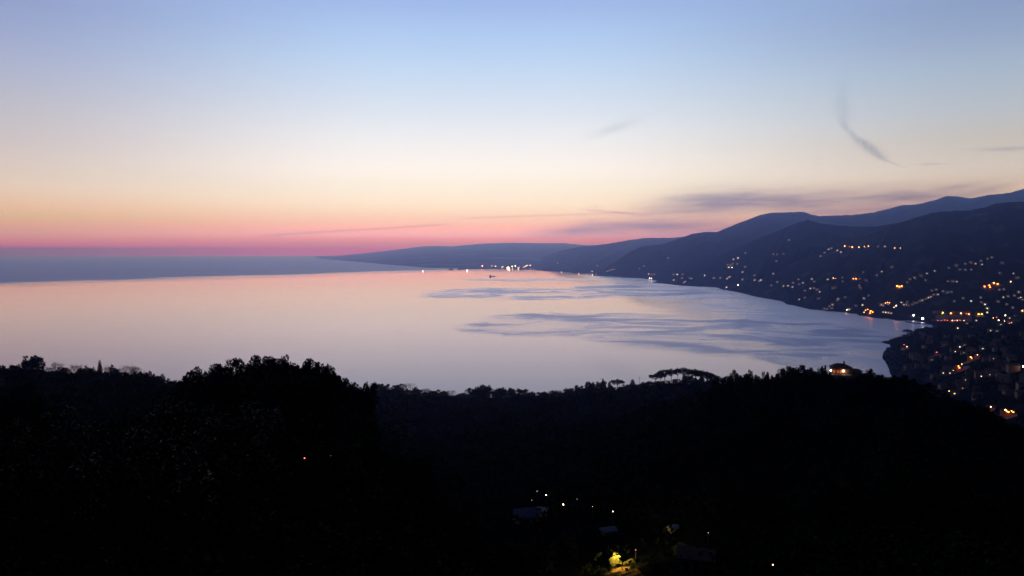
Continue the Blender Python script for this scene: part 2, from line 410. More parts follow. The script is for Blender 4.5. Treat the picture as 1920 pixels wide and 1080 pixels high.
ridge('mountains', [(560, 482, 26500), (640, 479, 26000), (700, 473, 25500), (745, 468, 25000), (790, 462, 24800), (820, 461, 24500), (850, 462, 24500), (900, 457, 24300), (960, 455, 24000), (1020, 456, 24000), (1060, 456, 23800), (1100, 460, 23500), (1160, 458, 23500), (1300, 455, 23000), (1500, 450, 22500)],
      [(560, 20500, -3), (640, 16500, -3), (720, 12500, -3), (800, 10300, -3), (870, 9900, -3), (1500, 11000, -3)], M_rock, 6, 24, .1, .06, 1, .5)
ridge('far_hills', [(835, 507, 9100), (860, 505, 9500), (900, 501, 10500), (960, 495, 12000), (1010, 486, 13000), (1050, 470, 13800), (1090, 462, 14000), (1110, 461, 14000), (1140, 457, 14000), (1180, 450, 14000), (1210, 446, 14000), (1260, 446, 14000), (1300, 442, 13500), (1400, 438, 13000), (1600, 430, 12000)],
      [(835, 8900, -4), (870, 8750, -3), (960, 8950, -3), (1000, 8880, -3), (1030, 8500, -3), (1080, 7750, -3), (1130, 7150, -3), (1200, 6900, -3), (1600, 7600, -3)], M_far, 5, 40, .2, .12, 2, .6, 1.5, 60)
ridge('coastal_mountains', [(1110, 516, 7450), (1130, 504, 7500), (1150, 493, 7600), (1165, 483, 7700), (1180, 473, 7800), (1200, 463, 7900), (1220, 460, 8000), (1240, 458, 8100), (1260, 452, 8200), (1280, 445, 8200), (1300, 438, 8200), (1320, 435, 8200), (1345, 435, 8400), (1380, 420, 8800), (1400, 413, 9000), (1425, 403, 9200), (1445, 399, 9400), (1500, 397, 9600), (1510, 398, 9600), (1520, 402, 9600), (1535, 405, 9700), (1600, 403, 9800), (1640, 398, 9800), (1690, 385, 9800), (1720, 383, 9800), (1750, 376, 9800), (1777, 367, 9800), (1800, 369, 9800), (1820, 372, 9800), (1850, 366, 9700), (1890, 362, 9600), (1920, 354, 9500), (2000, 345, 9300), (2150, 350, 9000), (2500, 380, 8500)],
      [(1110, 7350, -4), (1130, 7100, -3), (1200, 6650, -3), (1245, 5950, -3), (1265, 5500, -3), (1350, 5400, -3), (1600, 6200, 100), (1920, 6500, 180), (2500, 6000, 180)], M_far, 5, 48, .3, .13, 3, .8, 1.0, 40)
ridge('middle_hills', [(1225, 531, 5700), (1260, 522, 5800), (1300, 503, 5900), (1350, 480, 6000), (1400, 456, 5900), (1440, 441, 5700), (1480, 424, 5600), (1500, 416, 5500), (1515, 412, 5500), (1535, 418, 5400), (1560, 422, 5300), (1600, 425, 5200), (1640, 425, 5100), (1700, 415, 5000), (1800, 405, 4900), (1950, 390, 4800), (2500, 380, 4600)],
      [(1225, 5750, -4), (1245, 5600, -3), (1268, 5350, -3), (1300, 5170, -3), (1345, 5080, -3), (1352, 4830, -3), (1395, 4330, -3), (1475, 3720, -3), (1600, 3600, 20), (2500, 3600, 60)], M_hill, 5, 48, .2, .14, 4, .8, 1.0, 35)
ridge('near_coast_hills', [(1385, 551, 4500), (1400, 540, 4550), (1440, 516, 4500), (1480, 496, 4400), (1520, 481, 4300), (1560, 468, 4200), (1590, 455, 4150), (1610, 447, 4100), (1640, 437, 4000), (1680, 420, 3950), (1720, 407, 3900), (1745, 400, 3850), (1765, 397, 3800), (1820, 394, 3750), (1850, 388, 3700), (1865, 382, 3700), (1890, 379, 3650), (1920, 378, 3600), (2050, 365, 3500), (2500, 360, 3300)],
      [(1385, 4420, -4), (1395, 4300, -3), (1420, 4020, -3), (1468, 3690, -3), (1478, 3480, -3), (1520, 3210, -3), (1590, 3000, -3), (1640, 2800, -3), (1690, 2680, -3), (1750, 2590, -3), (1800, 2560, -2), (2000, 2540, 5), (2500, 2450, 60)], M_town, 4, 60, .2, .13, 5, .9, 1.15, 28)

def table_mesh(name, cols, tab, m, pxs, deps, rough, seed, nscale, extra=None):
    P = sorted(tab); A = np.array([r for _, r in P], float); PX = [p for p, _ in P]
    def zat(px, d):
        c = np.array([np.interp(px, PX, A[:, k]) for k in range(A.shape[1])])
        return float(np.interp(d, cols, c))
    Z = np.array([[zat(px, d) for d in deps] for px in pxs])
    for _ in range(2):
        Z[1:-1, :] = Z[1:-1, :] * .5 + (Z[:-2, :] + Z[2:, :]) * .25
        Z[:, 1:-1] = Z[:, 1:-1] * .5 + (Z[:, :-2] + Z[:, 2:]) * .25
    v = []; f = []
    for i, px in enumerate(pxs):
        for j, d in enumerate(deps):
            x = pxdir(px) * d
            v.append(Vector((x, d, Z[i, j] + rough * fbm(x * nscale, d * nscale, seed) * min(1, d / 60))))
    w = len(deps)
    for i in range(len(pxs) - 1):
        for j in range(w - 1):
            a = i * w + j; f.append((a, a + w, a + w + 1, a + 1))
    return v, f
# the town slope at the right, between the near hill and the bay
C5 = [650, 900, 1200, 1500, 1600, 1700, 1820, 1900, 2000, 2080, 2150, 2250, 2350, 2450, 2600, 2750]
T5 = [(1560, [-20] * 16), (1640, [-20, -20, -20, -20, -20, -20, -14, -16, -16, -8, -16, -20, -20, -20, -20, -20]),
      (1657, [-20, -20, -20, -20, -14, -9, 1.0, -8, -8, 2.5, -9, -20, -20, -20, -20, -20]),
      (1666, [-20, -20, -20, -14, -7, 1.5, 7, 3, -4, 4, -5, -15, -20, -20, -20, -20]),
      (1678, [-20, -20, -10, 4, 8, 11, 13, 10, 2, 6, -1, -8, -15, -20, -20, -20]),
      (1692, [-20, -10, 5, 12, 14, 18, 18, 16, 10, 9, 4, -3, -9, -12, -12, 2]),
      (1725, [0, 12, 20, 24, 26, 27, 26, 24, 20, 17, 15, 11, -2, -8, -4, 6]),
      (1765, [20, 30, 36, 40, 40, 38, 34, 32, 29, 26, 22, 16, 8, 3, 4, 12]),
      (1850, [70, 62, 68, 75, 74, 68, 60, 54, 45, 38, 34, 28, 20, 15, 12, 20]),
      (1920, [85, 74, 85, 95, 96, 90, 80, 72, 64, 57, 52, 45, 36, 28, 20, 35]),
      (2100, [110, 105, 120, 140, 140, 135, 130, 120, 110, 100, 90, 80, 70, 60, 50, 70]),
      (2500, [160, 170, 190, 210, 210, 210, 200, 200, 190, 180, 170, 160, 150, 140, 130, 140])]
v5, f5 = table_mesh('town', C5, T5, M_hill, list(np.arange(1570, 2500, 7)), list(np.arange(660, 2750, 18)), 2.5, 12, .02)
tag(link('town_slope', mesh('town_slope', v5, f5, True), M_hill), kind='structure'); TERR.append((v5, f5))

# the near hillside
C0 = [12, 30, 60, 100, 150, 200, 300, 370, 450, 600, 800, 1100, 1350, 1600]
tail = [75, 12, -15, -30]
T0 = [(-500, [253, 249, 243, 236, 228, 222, 208, 195, 170, 130] + tail), (0, [253, 249, 241, 232, 222, 215, 205, 190, 166, 128] + tail),
      (200, [253, 249, 241, 230, 218, 212, 204, 189, 164, 125] + tail), (320, [253, 249, 241, 230, 219, 210, 201, 186, 160, 122] + tail),
      (400, [253, 249, 243, 234, 223, 210, 196, 182, 158, 125] + tail), (520, [253, 249, 244, 236.5, 226, 212, 190, 175, 158, 133] + tail),
      (640, [253, 249, 242, 233, 219, 206, 185, 171, 156, 139] + tail), (700, [253, 248, 240, 228, 212, 202, 181, 168, 155, 142] + tail),
      (830, [252, 245, 232, 213, 201, 193, 171, 158, 149, 139] + tail), (960, [252, 243, 227, 206, 195, 191, 180, 174, 150, 139] + tail),
      (1010, [252, 243, 227, 206, 195, 191, 180, 172, 150, 138] + tail),
      (1130, [252, 243, 227, 208, 196, 198, 187, 168, 149, 143] + tail), (1200, [252, 243, 227, 208, 197, 203, 192, 172, 150, 146] + tail), (1250, [252, 243, 228, 210, 199, 208, 195, 174, 153, 151] + tail),
      (1330, [252, 244, 230, 212, 203, 214, 200, 180, 158, 149] + tail), (1400, [252, 245, 232, 216, 206, 219, 203, 184, 163, 130] + tail),
      (1540, [252, 245, 234, 222, 213, 221, 205, 193, 168, 122] + tail), (1700, [252, 246, 236, 224, 217, 218, 198, 178, 150, 105, 45, 0, -30, -40]),
      (1750, [252, 246, 236, 222, 214, 213, 188, 163, 135, 92, 40, 0, -30, -40]), (1850, [252, 246, 234, 220, 212, 209, 178, 155, 128, 88, 50, 0, -30, -40]),
      (1920, [252, 246, 233, 217, 209, 204, 172, 150, 124, 88, 55, 10, -20, -40]), (2500, [252, 247, 238, 226, 218, 210, 190, 175, 160, 140, 120, 90, 60, 40])]
PX0 = np.array([p for p, _ in T0], float); A0 = np.array([r for _, r in T0], float)
for i_, p_ in enumerate(PX0):
    if p_ <= 320: A0[i_, 6] += 3.5
    if 340 < p_ <= 700: A0[i_, 3] += 4.2; A0[i_, 4] += 1.5
    if 640 <= p_ <= 1340: A0[i_, 9] += 5.0 if p_ < 1200 else 6.0
    if p_ >= 1330: A0[i_, 5] += 3.0
def gz0(x, y):
    r = math.hypot(x, y); th = math.atan2(x, y)
    if abs(th) < R(50): px = 960 + FPX * math.tan(th); d = y
    else:
        px = 2500 if th > 0 else -500
        d = r * (math.cos(R(50)))
    c = [float(np.interp(px, PX0, A0[:, k])) for k in range(A0.shape[1])]
    z = float(np.interp(max(d, 12), C0, c))
    b = min(max((abs(th) - R(75)) / R(50), 0), 1); b = b * b * (3 - 2 * b)
    return z * (1 - b) + (254 + r * .12) * b if b else z
rs = [0.5, 4, 8, 12] + list(np.geomspace(15, 1500, 105)); ths = np.linspace(-math.pi, math.pi, 361)
Z = np.array([[gz0(r * math.sin(t), r * math.cos(t)) for r in rs] for t in ths])
for _ in range(2):
    Z[1:-1, :] = Z[1:-1, :] * .5 + (Z[:-2, :] + Z[2:, :]) * .25
    Z[:, 1:-1] = Z[:, 1:-1] * .5 + (Z[:, :-2] + Z[:, 2:]) * .25
v0 = []; f0 = []
for i, t in enumerate(ths):
    for j, r in enumerate(rs):
        x, y = r * math.sin(t), r * math.cos(t)
        z = Z[i, j] + 1.2 * fbm(x * .04, y * .04, 21) * min(1, r / 60)
        if abs(abs(t) - math.pi) < R(60): z = min(z, 600)
        v0.append(Vector((x, y, z)))
w = len(rs)
for i in range(len(ths) - 1):
    for j in range(w - 1):
        a = i * w + j; f0.append((a, a + w, a + w + 1, a + 1))
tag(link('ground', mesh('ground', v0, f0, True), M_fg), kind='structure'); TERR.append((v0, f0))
BV = []
for v, f in TERR: BV.append(BVHTree.FromPolygons([tuple(p) for p in v], f))
BFG = BV[-1]
def cast(o, d, trees=BV):
    best = None
    for t in trees:
        h = t.ray_cast(o, d)
        if h[0] is not None and (best is None or h[3] < best[1]): best = (h[0], h[3])
    return best
def ground(x, y, trees=BV):
    h = cast(Vector((x, y, 3000)), Vector((0, 0, -1)), trees); return h[0].z if h else 0.0
def gfg(x, y): return ground(x, y, [BFG])
def place(px, py, clear, maxback=400, skip=0):
    """point on the sight line of (px,py) that stands `clear` metres above the land"""
    d = ray(px, py).normalized()
    o = CAM + d * skip
    h = cast(o, d)
    if not h: return None
    s1 = h[1] + skip; s0 = max(s1 - maxback, 20)
    for _ in range(18):
        s = (s0 + s1) / 2; p = CAM + d * s
        if p.z - ground(p.x, p.y) > clear: s0 = s
        else: s1 = s
    p = CAM + d * s1
    return p, ground(p.x, p.y)

# ------------------------------------------------------------------ trees
def leafcloud(blobs, n, size, flat=.0, rng=RNG):
    """n rhombic leaf sprays spread through ellipsoids (cx,cy,cz,rx,ry,rz)"""
    B = np.array(blobs, float); wgt = (B[:, 3] * B[:, 4] + B[:, 3] * B[:, 5]); wgt /= wgt.sum()
    idx = rng.choice(len(B), n, p=wgt); b = B[idx]
    d = rng.normal(size=(n, 3)); d /= np.linalg.norm(d, axis=1)[:, None]
    r = rng.uniform(.35, 1.0, n) ** .5 * rng.normal(1, .07, n)
    c = b[:, :3] + d * r[:, None] * b[:, 3:6]
    a = rng.normal(size=(n, 3)); a[:, 2] *= (1 - flat); a /= np.linalg.norm(a, axis=1)[:, None]
    u = np.cross(a, rng.normal(size=(n, 3))); u /= np.linalg.norm(u, axis=1)[:, None]
    s = size * rng.uniform(.5, 1.3, n)[:, None]
    V = np.stack([c - a * s, c - u * s * .55, c + a * s, c + u * s * .55], 1).reshape(-1, 3)
    F = np.arange(4 * n).reshape(-1, 4)
    return V, F
def branchy(mb, p, d, ln, r, depth, rnd, spread=.55):
    q = p + d * ln; mb.tube(p, q, r, r * .68, 5 if depth > 2 else 3)
    if depth == 0: return
    for _ in range(rnd.choice((2, 3, 3))):
        nd = (d + Vector((rnd.uniform(-1, 1), rnd.uniform(-1, 1), rnd.uniform(-.3, .8))) * spread).normalized()
        branchy(mb, q, nd, ln * rnd.uniform(.62, .82), r * .62, depth - 1, rnd, spread)
PROTO = {}
def proto(kind, i, build):
    """one tree of a kind: an Empty with crown and trunk; unit height 1 kept in metres in UNIT"""
    crown, trunk, cm = build(i)
    root = empty(kind, (0, 0, -500))
    cr = link('crown', crown, cm, root) if crown else None
    tr = link('trunk', trunk, M_bark, root)
    if cr: kid(root, cr)
    kid(root, tr)
    PROTO.setdefault(kind, []).append(root)
def oak(i, n=7600, sz=.19, H=8.0, RX=4.0, cm=None):
    rnd = random.Random(50 + i); bl = []
    lobes = []
    for k in range(rnd.choice((4, 5, 6))):
        a = k * 6.28 / 5 + rnd.uniform(-.5, .5); rr = RX * rnd.uniform(.25, .62); r0 = RX * rnd.uniform(.30, .52)
        lobes.append((rr * math.cos(a), rr * math.sin(a), H * rnd.uniform(.46, .68), r0))
    for (x, y, z, r0) in lobes:
        bl.append((x, y, z, r0 * .8, r0 * .8, r0 * .75))
        for q in range(7):
            a = rnd.uniform(0, 6.28); e = rnd.uniform(-.3, 1.5); rs_ = r0 * rnd.uniform(.22, .42)
            bl.append((x + r0 * math.cos(e) * math.cos(a), y + r0 * math.cos(e) * math.sin(a), z + r0 * .9 * math.sin(e), rs_, rs_, rs_))
    bl.append((0, 0, H * .38, RX * .74, RX * .74, H * .30))
    for k in range(7): bl.append((RX * .6 * math.cos(k * .9), RX * .6 * math.sin(k * .9), H * rnd.uniform(.16, .3), RX * .34, RX * .34, H * .14))
    top = max(b[2] + b[5] for b in bl); k = H / top
    bl = [(b[0], b[1], b[2] * k, b[3], b[4], b[5] * k) for b in bl]
    V, F = leafcloud(bl, n, sz)
    mb = MB(); mb.tube((0, 0, -1.0), (0.1, 0, H * .35), .28, .2, 8)
    for k in range(6):
        a = k * 1.05 + i; mb.tube((.1, 0, H * .3), (RX * .5 * math.cos(a), RX * .5 * math.sin(a), H * .6), .13, .05, 5)
    return mesh('crown', V, F), mb.mesh('trunk'), cm or M_leaf
def pine(i, n=3400, H=12.0, RX=4.6):
    rnd = random.Random(90 + i); bl = []; mb = MB()
    lean = Vector((rnd.uniform(-.6, .6), rnd.uniform(-.6, .6), 0))
    mb.tube((0, 0, -1), Vector((0, 0, H * .5)) + lean, .30, .22, 8)
    ring = [(0, 0)] + [(RX * .62, k * 1.0 + i) for k in range(6)] + [(RX * .85, k * .8 + .3) for k in range(8)]
    for rr, a in ring:
        x, y = rr * math.cos(a) + lean.x, rr * math.sin(a) + lean.y; zc = H - 1.3 - (rr / RX) ** 2 * 2.3 + rnd.uniform(-.45, .35)
        bl.append((x, y, zc, rnd.uniform(1.0, 1.7), rnd.uniform(1.0, 1.7), rnd.uniform(.95, 1.5)))
        mb.tube(Vector((0, 0, H * .5)) + lean, (x * .8, y * .8, zc - .4), .13, .04, 5)
    top = max(b[2] + b[5] for b in bl)
    V, F = leafcloud(bl, n, .26); 
    return mesh('crown', V, F), mb.mesh('trunk'), M_pine
def cypress(i, n=1500, H=8.0):
    bl = [(0, 0, H * t, .95 * (math.sin(math.pi * min(t * .85 + .12, 1)) ** .7) + .08, .95 * (math.sin(math.pi * min(t * .85 + .12, 1)) ** .7) + .08, .7) for t in np.linspace(.1, .92, 11)]
    V, F = leafcloud(bl, n, .2); mb = MB().tube((0, 0, -1), (0, 0, H * .5), .16, .08, 6)
    return mesh('crown', V, F), mb.mesh('trunk'), M_leaf
def bare(i, H=8.0):
    rnd = random.Random(10 + i); mb = MB()
    mb.tube((0, 0, -1), (0, 0, 2), .16, .12, 6)
    for k in range(5):
        d = Vector((rnd.uniform(-.6, .6), rnd.uniform(-.6, .6), 1)).normalized()
        branchy(mb, Vector((0, 0, 1.6)), d, 2.0, .09, 5, rnd)
    zs = max(p[2] for p in mb.v); me = mesh('trunk', [(p[0], p[1], p[2] * H / zs if p[2] > 0 else p[2]) for p in mb.v], mb.f)
    V, F = leafcloud([(0, 0, H * .6, 2.4, 2.4, H * .3)], 260, .16)
    return mesh('crown', V, F), me, M_leaf
def olive(i): return oak(i + 20, 7000, .10, 5.0, 3.0, M_olive)
def wood(i): return oak(i + 40, 1500, .42, 8.0, 4.0)
for i in range(6): proto('oak_tree', i, oak)
for i in range(3): proto('umbrella_pine', i, pine)
for i in range(2): proto('cypress_tree', i, cypress)
for i in range(3): proto('bare_tree', i, bare)
for i in range(2): proto('olive_tree', i, olive)
for i in range(7): proto('woodland_tree', i, wood)
UH = dict(oak_tree=8, umbrella_pine=12, cypress_tree=8, bare_tree=8, olive_tree=5, woodland_tree=8)
UW = dict(oak_tree=9.4, umbrella_pine=10.6, cypress_tree=2.2, bare_tree=7, olive_tree=7, woodland_tree=9.4)
USED = set()
def tree(kind, x, y, zb, h, wd, label, group=None, cat='tree', i=None, name=None):
    L = PROTO[kind]; src = L[random.randrange(len(L)) if i is None else i % len(L)]
    if src.name in USED: o = copy_tree(src)
    else: o = src; USED.add(src.name)
    o.location = (x, y, zb); o.rotation_euler = (0, 0, random.uniform(0, 6.28))
    o.scale = (wd / UW[kind],) * 2 + (h / UH[kind],)
    return tag(o, label, cat, group)
ORD = ['first', 'second', 'third', 'fourth', 'fifth', 'sixth', 'seventh', 'eighth', 'ninth', 'tenth', 'eleventh', 'twelfth', 'thirteenth', 'fourteenth', 'fifteenth', 'sixteenth', 'seventeenth', 'eighteenth', 'nineteenth', 'twentieth', 'twenty-first', 'twenty-second', 'twenty-third', 'twenty-fourth', 'twenty-fifth', 'twenty-sixth', 'twenty-seventh', 'twenty-eighth', 'twenty-ninth', 'thirtieth', 'thirty-first', 'thirty-second', 'thirty-third', 'thirty-fourth', 'thirty-fifth', 'thirty-sixth', 'thirty-seventh', 'thirty-eighth', 'thirty-ninth', 'fortieth']
K = dict(o='oak_tree', p='umbrella_pine', c='cypress_tree', b='bare_tree', w='woodland_tree')
def skyline(rows, depth, phr, group):
    """rows: (px, top row, width px, kind [, depth offset])"""
    cnt = {}
    for r in sorted(rows):
        px, py, wpx, k = r[:4]; dp = depth + (r[4] if len(r) > 4 else 0)
        kind = K[k]; p = at(px, py, dp); z = gfg(p.x, p.y) - .3
        h = p.z - z
        if h < 2.0: z = p.z - 3.0; h = 3.0; print('LOW', phr, px, py, round(p.z, 1))
        cnt[k] = cnt.get(k, 0) + 1
        adj = dict(o='rounded oak', p='flat-topped umbrella pine', c='narrow pointed cypress', b='thin bare-branched tree', w='low rounded tree')[k]
        lab = r[5] if len(r) > 5 else f'{adj} {phr}, {ORD[cnt[k] - 1]} from the left'
        tree(kind, p.x, p.y, z, h, wpx * dp / FPX * (1.9 if k == 'o' and wpx > 25 else 1.25), lab, group, i=int(px))
LRT = 'trees along the left ridge skyline'
skyline([(-40, 682, 60, 'w'), (8, 684, 40, 'w'), (30, 683, 26, 'w'), (58, 668, 52, 'w', 0, 'broad round crown standing above the left ridge skyline'), (104, 676, 22, 'b'), (92, 685, 22, 'b'), (118, 687, 26, 'w'), (140, 681, 26, 'b'), (152, 685, 24, 'w'), (172, 689, 24, 'w'),
         (187, 675, 8, 'c', 0, 'lone narrow cypress spiking up from the left ridge'), (203, 683, 24, 'b'), (215, 684, 22, 'w'), (238, 683, 32, 'b'), (252, 688, 26, 'b'), (262, 695, 28, 'w'), (276, 695, 16, 'w'), (290, 702, 24, 'w'), (302, 700, 16, 'w'), (320, 710, 26, 'w'), (335, 712, 26, 'w')], 300, 'on the left ridge skyline', LRT)
skyline([(338, 704, 34, 'o', 15), (362, 692, 46, 'o', 8), (392, 684, 56, 'o', 4), (432, 674, 66, 'o', 0), (478, 668, 60, 'o', -6), (520, 667, 60, 'o', 2), (545, 666, 44, 'o', -8), (575, 675, 50, 'o', 4), (596, 671, 40, 'o', -5), (618, 681, 34, 'o', 0), (640, 700, 44, 'o', 6), (662, 708, 40, 'o', 10), (685, 717, 40, 'o', 16)], 105,
        'on the black mound skyline', 'oaks on the black mound left of centre')
mr = [(702, 719, 26, 'w'), (722, 719, 30, 'w'), (745, 720, 30, 'w'), (765, 718, 22, 'b'), (782, 727, 28, 'w'), (800, 728, 24, 'b'), (812, 730, 26, 'w'), (832, 733, 26, 'w'), (848, 731, 20, 'b'), (862, 737, 22, 'w'), (876, 730, 18, 'b'), (890, 724, 28, 'w'), (912, 722, 32, 'w'), (936, 725, 30, 'w'), (958, 728, 28, 'w'), (980, 727, 28, 'w'), (996, 735, 20, 'w'), (1018, 735, 30, 'w'), (1042, 732, 30, 'w'), (1068, 727, 28, 'w'), (1086, 722, 24, 'w'), (1108, 716, 26, 'w'), (1122, 716, 16, 'w'),
      (1132, 709, 15, 'w', 0, 'round-headed tree on a thin stem, left of the ring-shaped pine'), (1143, 715, 7, 'c'), (1158, 711, 24, 'p', 0, 'open-crowned pine like a ring, right of the round-headed tree'), (1186, 711, 9, 'c', 0, 'dark pointed cypress just left of the bare pole'), (1176, 721, 20, 'w'), (1200, 720, 24, 'w'), (1212, 714, 22, 'w')]
skyline(mr, 600, 'on the middle ridge skyline', 'trees along the middle ridge skyline')
pn = [(1229, 701, 23), (1238, 697, 20), (1248, 692.5, 24), (1259, 691, 20), (1270, 689.5, 12), (1284, 689, 25), (1297, 693, 20), (1305, 691.5, 22), (1318, 694.5, 22), (1327, 696, 22), (1338, 700, 20), (1347, 705, 18)]
skyline([(a, b, c, 'p', (-8 if i % 2 else 8)) for i, (a, b, c) in enumerate(pn)], 600, 'in the pine row on the middle ridge', 'row of umbrella pines on the middle ridge')
skyline([(1345, 709, 20, 'w', 20), (1362, 703, 26, 'o', 10), (1374, 693, 24, 'o', 0), (1388, 700, 24, 'o', 5), (1403, 692, 26, 'o', -4), (1420, 703, 24, 'o', 6), (1437, 696, 17, 'o', 0), (1452, 701, 24, 'o', 4), (1470, 692, 32, 'o', -5), (1492, 687, 36, 'o', 0), (1514, 686, 34, 'o', 5), (1534, 688, 26, 'o', 0), (1544, 684, 14, 'o', -6), (1558, 697, 22, 'o', -6), (1578, 705, 30, 'o', -8), (1600, 706, 30, 'o', -4), (1624, 691, 26, 'o', 0), (1643, 696, 30, 'o', 4), (1662, 703, 30, 'o', 0), (1684, 703, 34, 'o', 3), (1706, 705, 34, 'o', 0), (1730, 716, 36, 'o', 0), (1752, 731, 36, 'o', 0), (1775, 741, 34, 'o', -4), (1798, 748, 34, 'o', 0), (1822, 751, 34, 'o', 0), (1845, 759, 30, 'o', -3), (1868, 775, 30, 'o', 0), (1892, 789, 36, 'o', 0), (1918, 797, 34, 'o', 0), (1950, 800, 40, 'o', 0)], 200,
        'on the right hill skyline', 'oaks along the right hill skyline')
# lower growth that closes the skylines into one dark mass
def mass(pts, depth, step, drop, wpx, kind, lab, grp, seed=1):
    r_ = random.Random(seed); px = pts[0][0]
    while px < pts[-1][0]:
        py = float(np.interp(px, [q[0] for q in pts], [q[1] for q in pts])) + drop + r_.uniform(-1.2, 3.0); dp = depth + r_.uniform(-.04, .03) * depth
        p = at(px, py, dp); z = gfg(p.x, p.y) - .5
        if p.z - z > 1.2: tree(kind, p.x, p.y, z, p.z - z, wpx * dp / FPX * r_.uniform(.8, 1.3), lab, grp, 'shrub', name='shrub')
        px += step * r_.uniform(.7, 1.3)
mass([(-60, 684), (150, 688), (260, 694), (320, 711), (345, 712)], 296, 17, 5, 30, 'woodland_tree', 'low dark shrub filling the left ridge skyline between trees', 'shrubs along the left ridge')
mass([(336, 712), (362, 698), (400, 687), (440, 677), (520, 671), (600, 676), (625, 688), (660, 711), (700, 722)], 101, 26, 7, 60, 'oak_tree', 'dark shrub closing the gaps in the black mound', 'shrubs of the black mound', 2)
mass([(690, 722), (780, 727), (832, 734), (862, 738), (900, 727), (960, 730), (1000, 738), (1060, 731), (1110, 720), (1180, 720), (1230, 712), (1236, 708), (1280, 708), (1345, 708)], 592, 11, 2.5, 17, 'woodland_tree', 'low dark shrub filling the middle ridge skyline between trees', 'shrubs along the middle ridge', 3)
mass([(1284, 702), (1345, 708)], 606, 11, 1, 17, 'woodland_tree', 'low dark shrub growing under the right half of the pine row', 'shrubs under the pine row', 4)
mass([(1345, 712), (1375, 701), (1403, 700), (1450, 704), (1490, 692), (1540, 692), (1558, 702), (1612, 702), (1640, 700), (1700, 708), (1750, 735), (1850, 763), (1920, 800)], 196, 16, 5, 30, 'oak_tree', 'dark shrub closing the gaps along the right hill', 'shrubs along the right hill', 5)
# the wood that fills the hillside: below every skyline, clear of the hamlet at the bottom
SKY = [(-80, 690), (60, 690), (200, 698), (320, 716), (350, 712), (420, 688), (520, 676), (600, 684), (690, 728), (830, 742), (1000, 746), (1120, 730), (1230, 718), (1345, 712), (1400, 708), (1540, 698), (1562, 716), (1610, 712), (1650, 706), (1700, 712), (1750, 740), (1850, 772), (1920, 805), (2000, 810)]
CLEAR = [(930, 925, 1070, 990), (1105, 950, 1215, 1080), (1240, 975, 1340, 1080), (1430, 1040, 1470, 1080), (555, 845, 635, 870)]
n = 0; tries = 0
rr = random.Random(5)
while n < 190 and tries < 9000:
    tries += 1
    dep = math.exp(rr.uniform(math.log(55), math.log(900))); px = rr.uniform(-60, 1980)
    x, y = pxdir(px) * dep, dep; z = gfg(x, y)
    if z < 6: continue
    h = rr.uniform(5, 9)
    px_, py_ = proj((x, y, z + h)); _, pb = proj((x, y, z))
    if py_ < float(np.interp(px_, [s[0] for s in SKY], [s[1] for s in SKY])) + 4: continue
    hw = 4.2 * FPX / dep
    if any(px_ + hw > c[0] and px_ - hw < c[2] and py_ < c[3] and pb > c[1] - 4 for c in CLEAR): continue
    near = dep < 130
    tree('oak_tree' if near else 'woodland_tree', x, y, z - .3, h, rr.uniform(7, 10), *(('dark tree lost in the black wood of the left slope', 'trees of the left slope') if px < 700 else ('dark tree lost in the valley wood below the middle ridge', 'trees of the valley wood') if px < 1250 else ('dark tree lost in the black wood of the right hill', 'trees of the right hill'))); n += 1
print('fill trees', n)
# olives close below the camera at the left, catching the last light
for k, (px, dep, h) in enumerate([(90, 34, 4.5), (270, 26, 4.8), (420, 40, 4.6), (180, 60, 5), (450, 58, 3.8)]):
    x, y = pxdir(px) * dep, dep
    tree('olive_tree', x, y, gfg(x, y) - .2, h, rr.uniform(6, 7.5), f'dim grey-green olive tree on the near slope, {ORD[[0, 2, 3, 1, 4][k]]} from the left', 'olive trees on the near slope')
# undergrowth over the whole near hillside
Vs = []; Fs = []; cnt = 0; off = 0
for k in range(11500):
    dep = math.exp(rr.uniform(math.log(22), math.log(900))) if k < 1500 else rr.uniform(11, 60) if k < 2200 else 40 + 690 * math.sqrt(rr.random()); px = rr.uniform(-80, 2000)
    x, y = pxdir(px) * dep, dep; z = gfg(x, y)
    if z < 4: continue
    s = rr.uniform(.35, .6) if dep < 25 else rr.uniform(.8, 1.8) if dep < 80 else rr.uniform(1.8, 3.4)
    px_, py_ = proj((x, y, z + s * 1.4))
    if py_ < float(np.interp(px_, [q[0] for q in SKY], [q[1] for q in SKY])) + 1: continue
    rp = s * 1.7 * FPX / dep
    if any(abs(px_ - a) < rp + 4 and abs(py_ - b_) < rp + 4 for a, b_ in ((571, 862), (620, 857), (1449, 1062))):
        s *= .22; rp *= .22
        if any(abs(px_ - a) < rp + 4 and abs(py_ - b_) < rp + 4 for a, b_ in ((571, 862), (620, 857), (1449, 1062))): continue
    if any(c[0] < px_ < c[2] and c[1] < py_ < c[3] for c in CLEAR[:4]) and dep > 120 and rr.random() < .6: continue
    V, F = leafcloud([(x, y, z + s * .4, s * 1.5, s * 1.5, s)], 70 if dep < 80 else 34, min(.95, .05 + dep * .004))
    Vs.append(V); Fs.append(F + off); off += len(V)
tag(link('undergrowth', mesh('undergrowth', np.concatenate(Vs), np.concatenate(Fs)), M_leaf), 'low dark scrub covering the black hillside', 'undergrowth', kind='stuff')

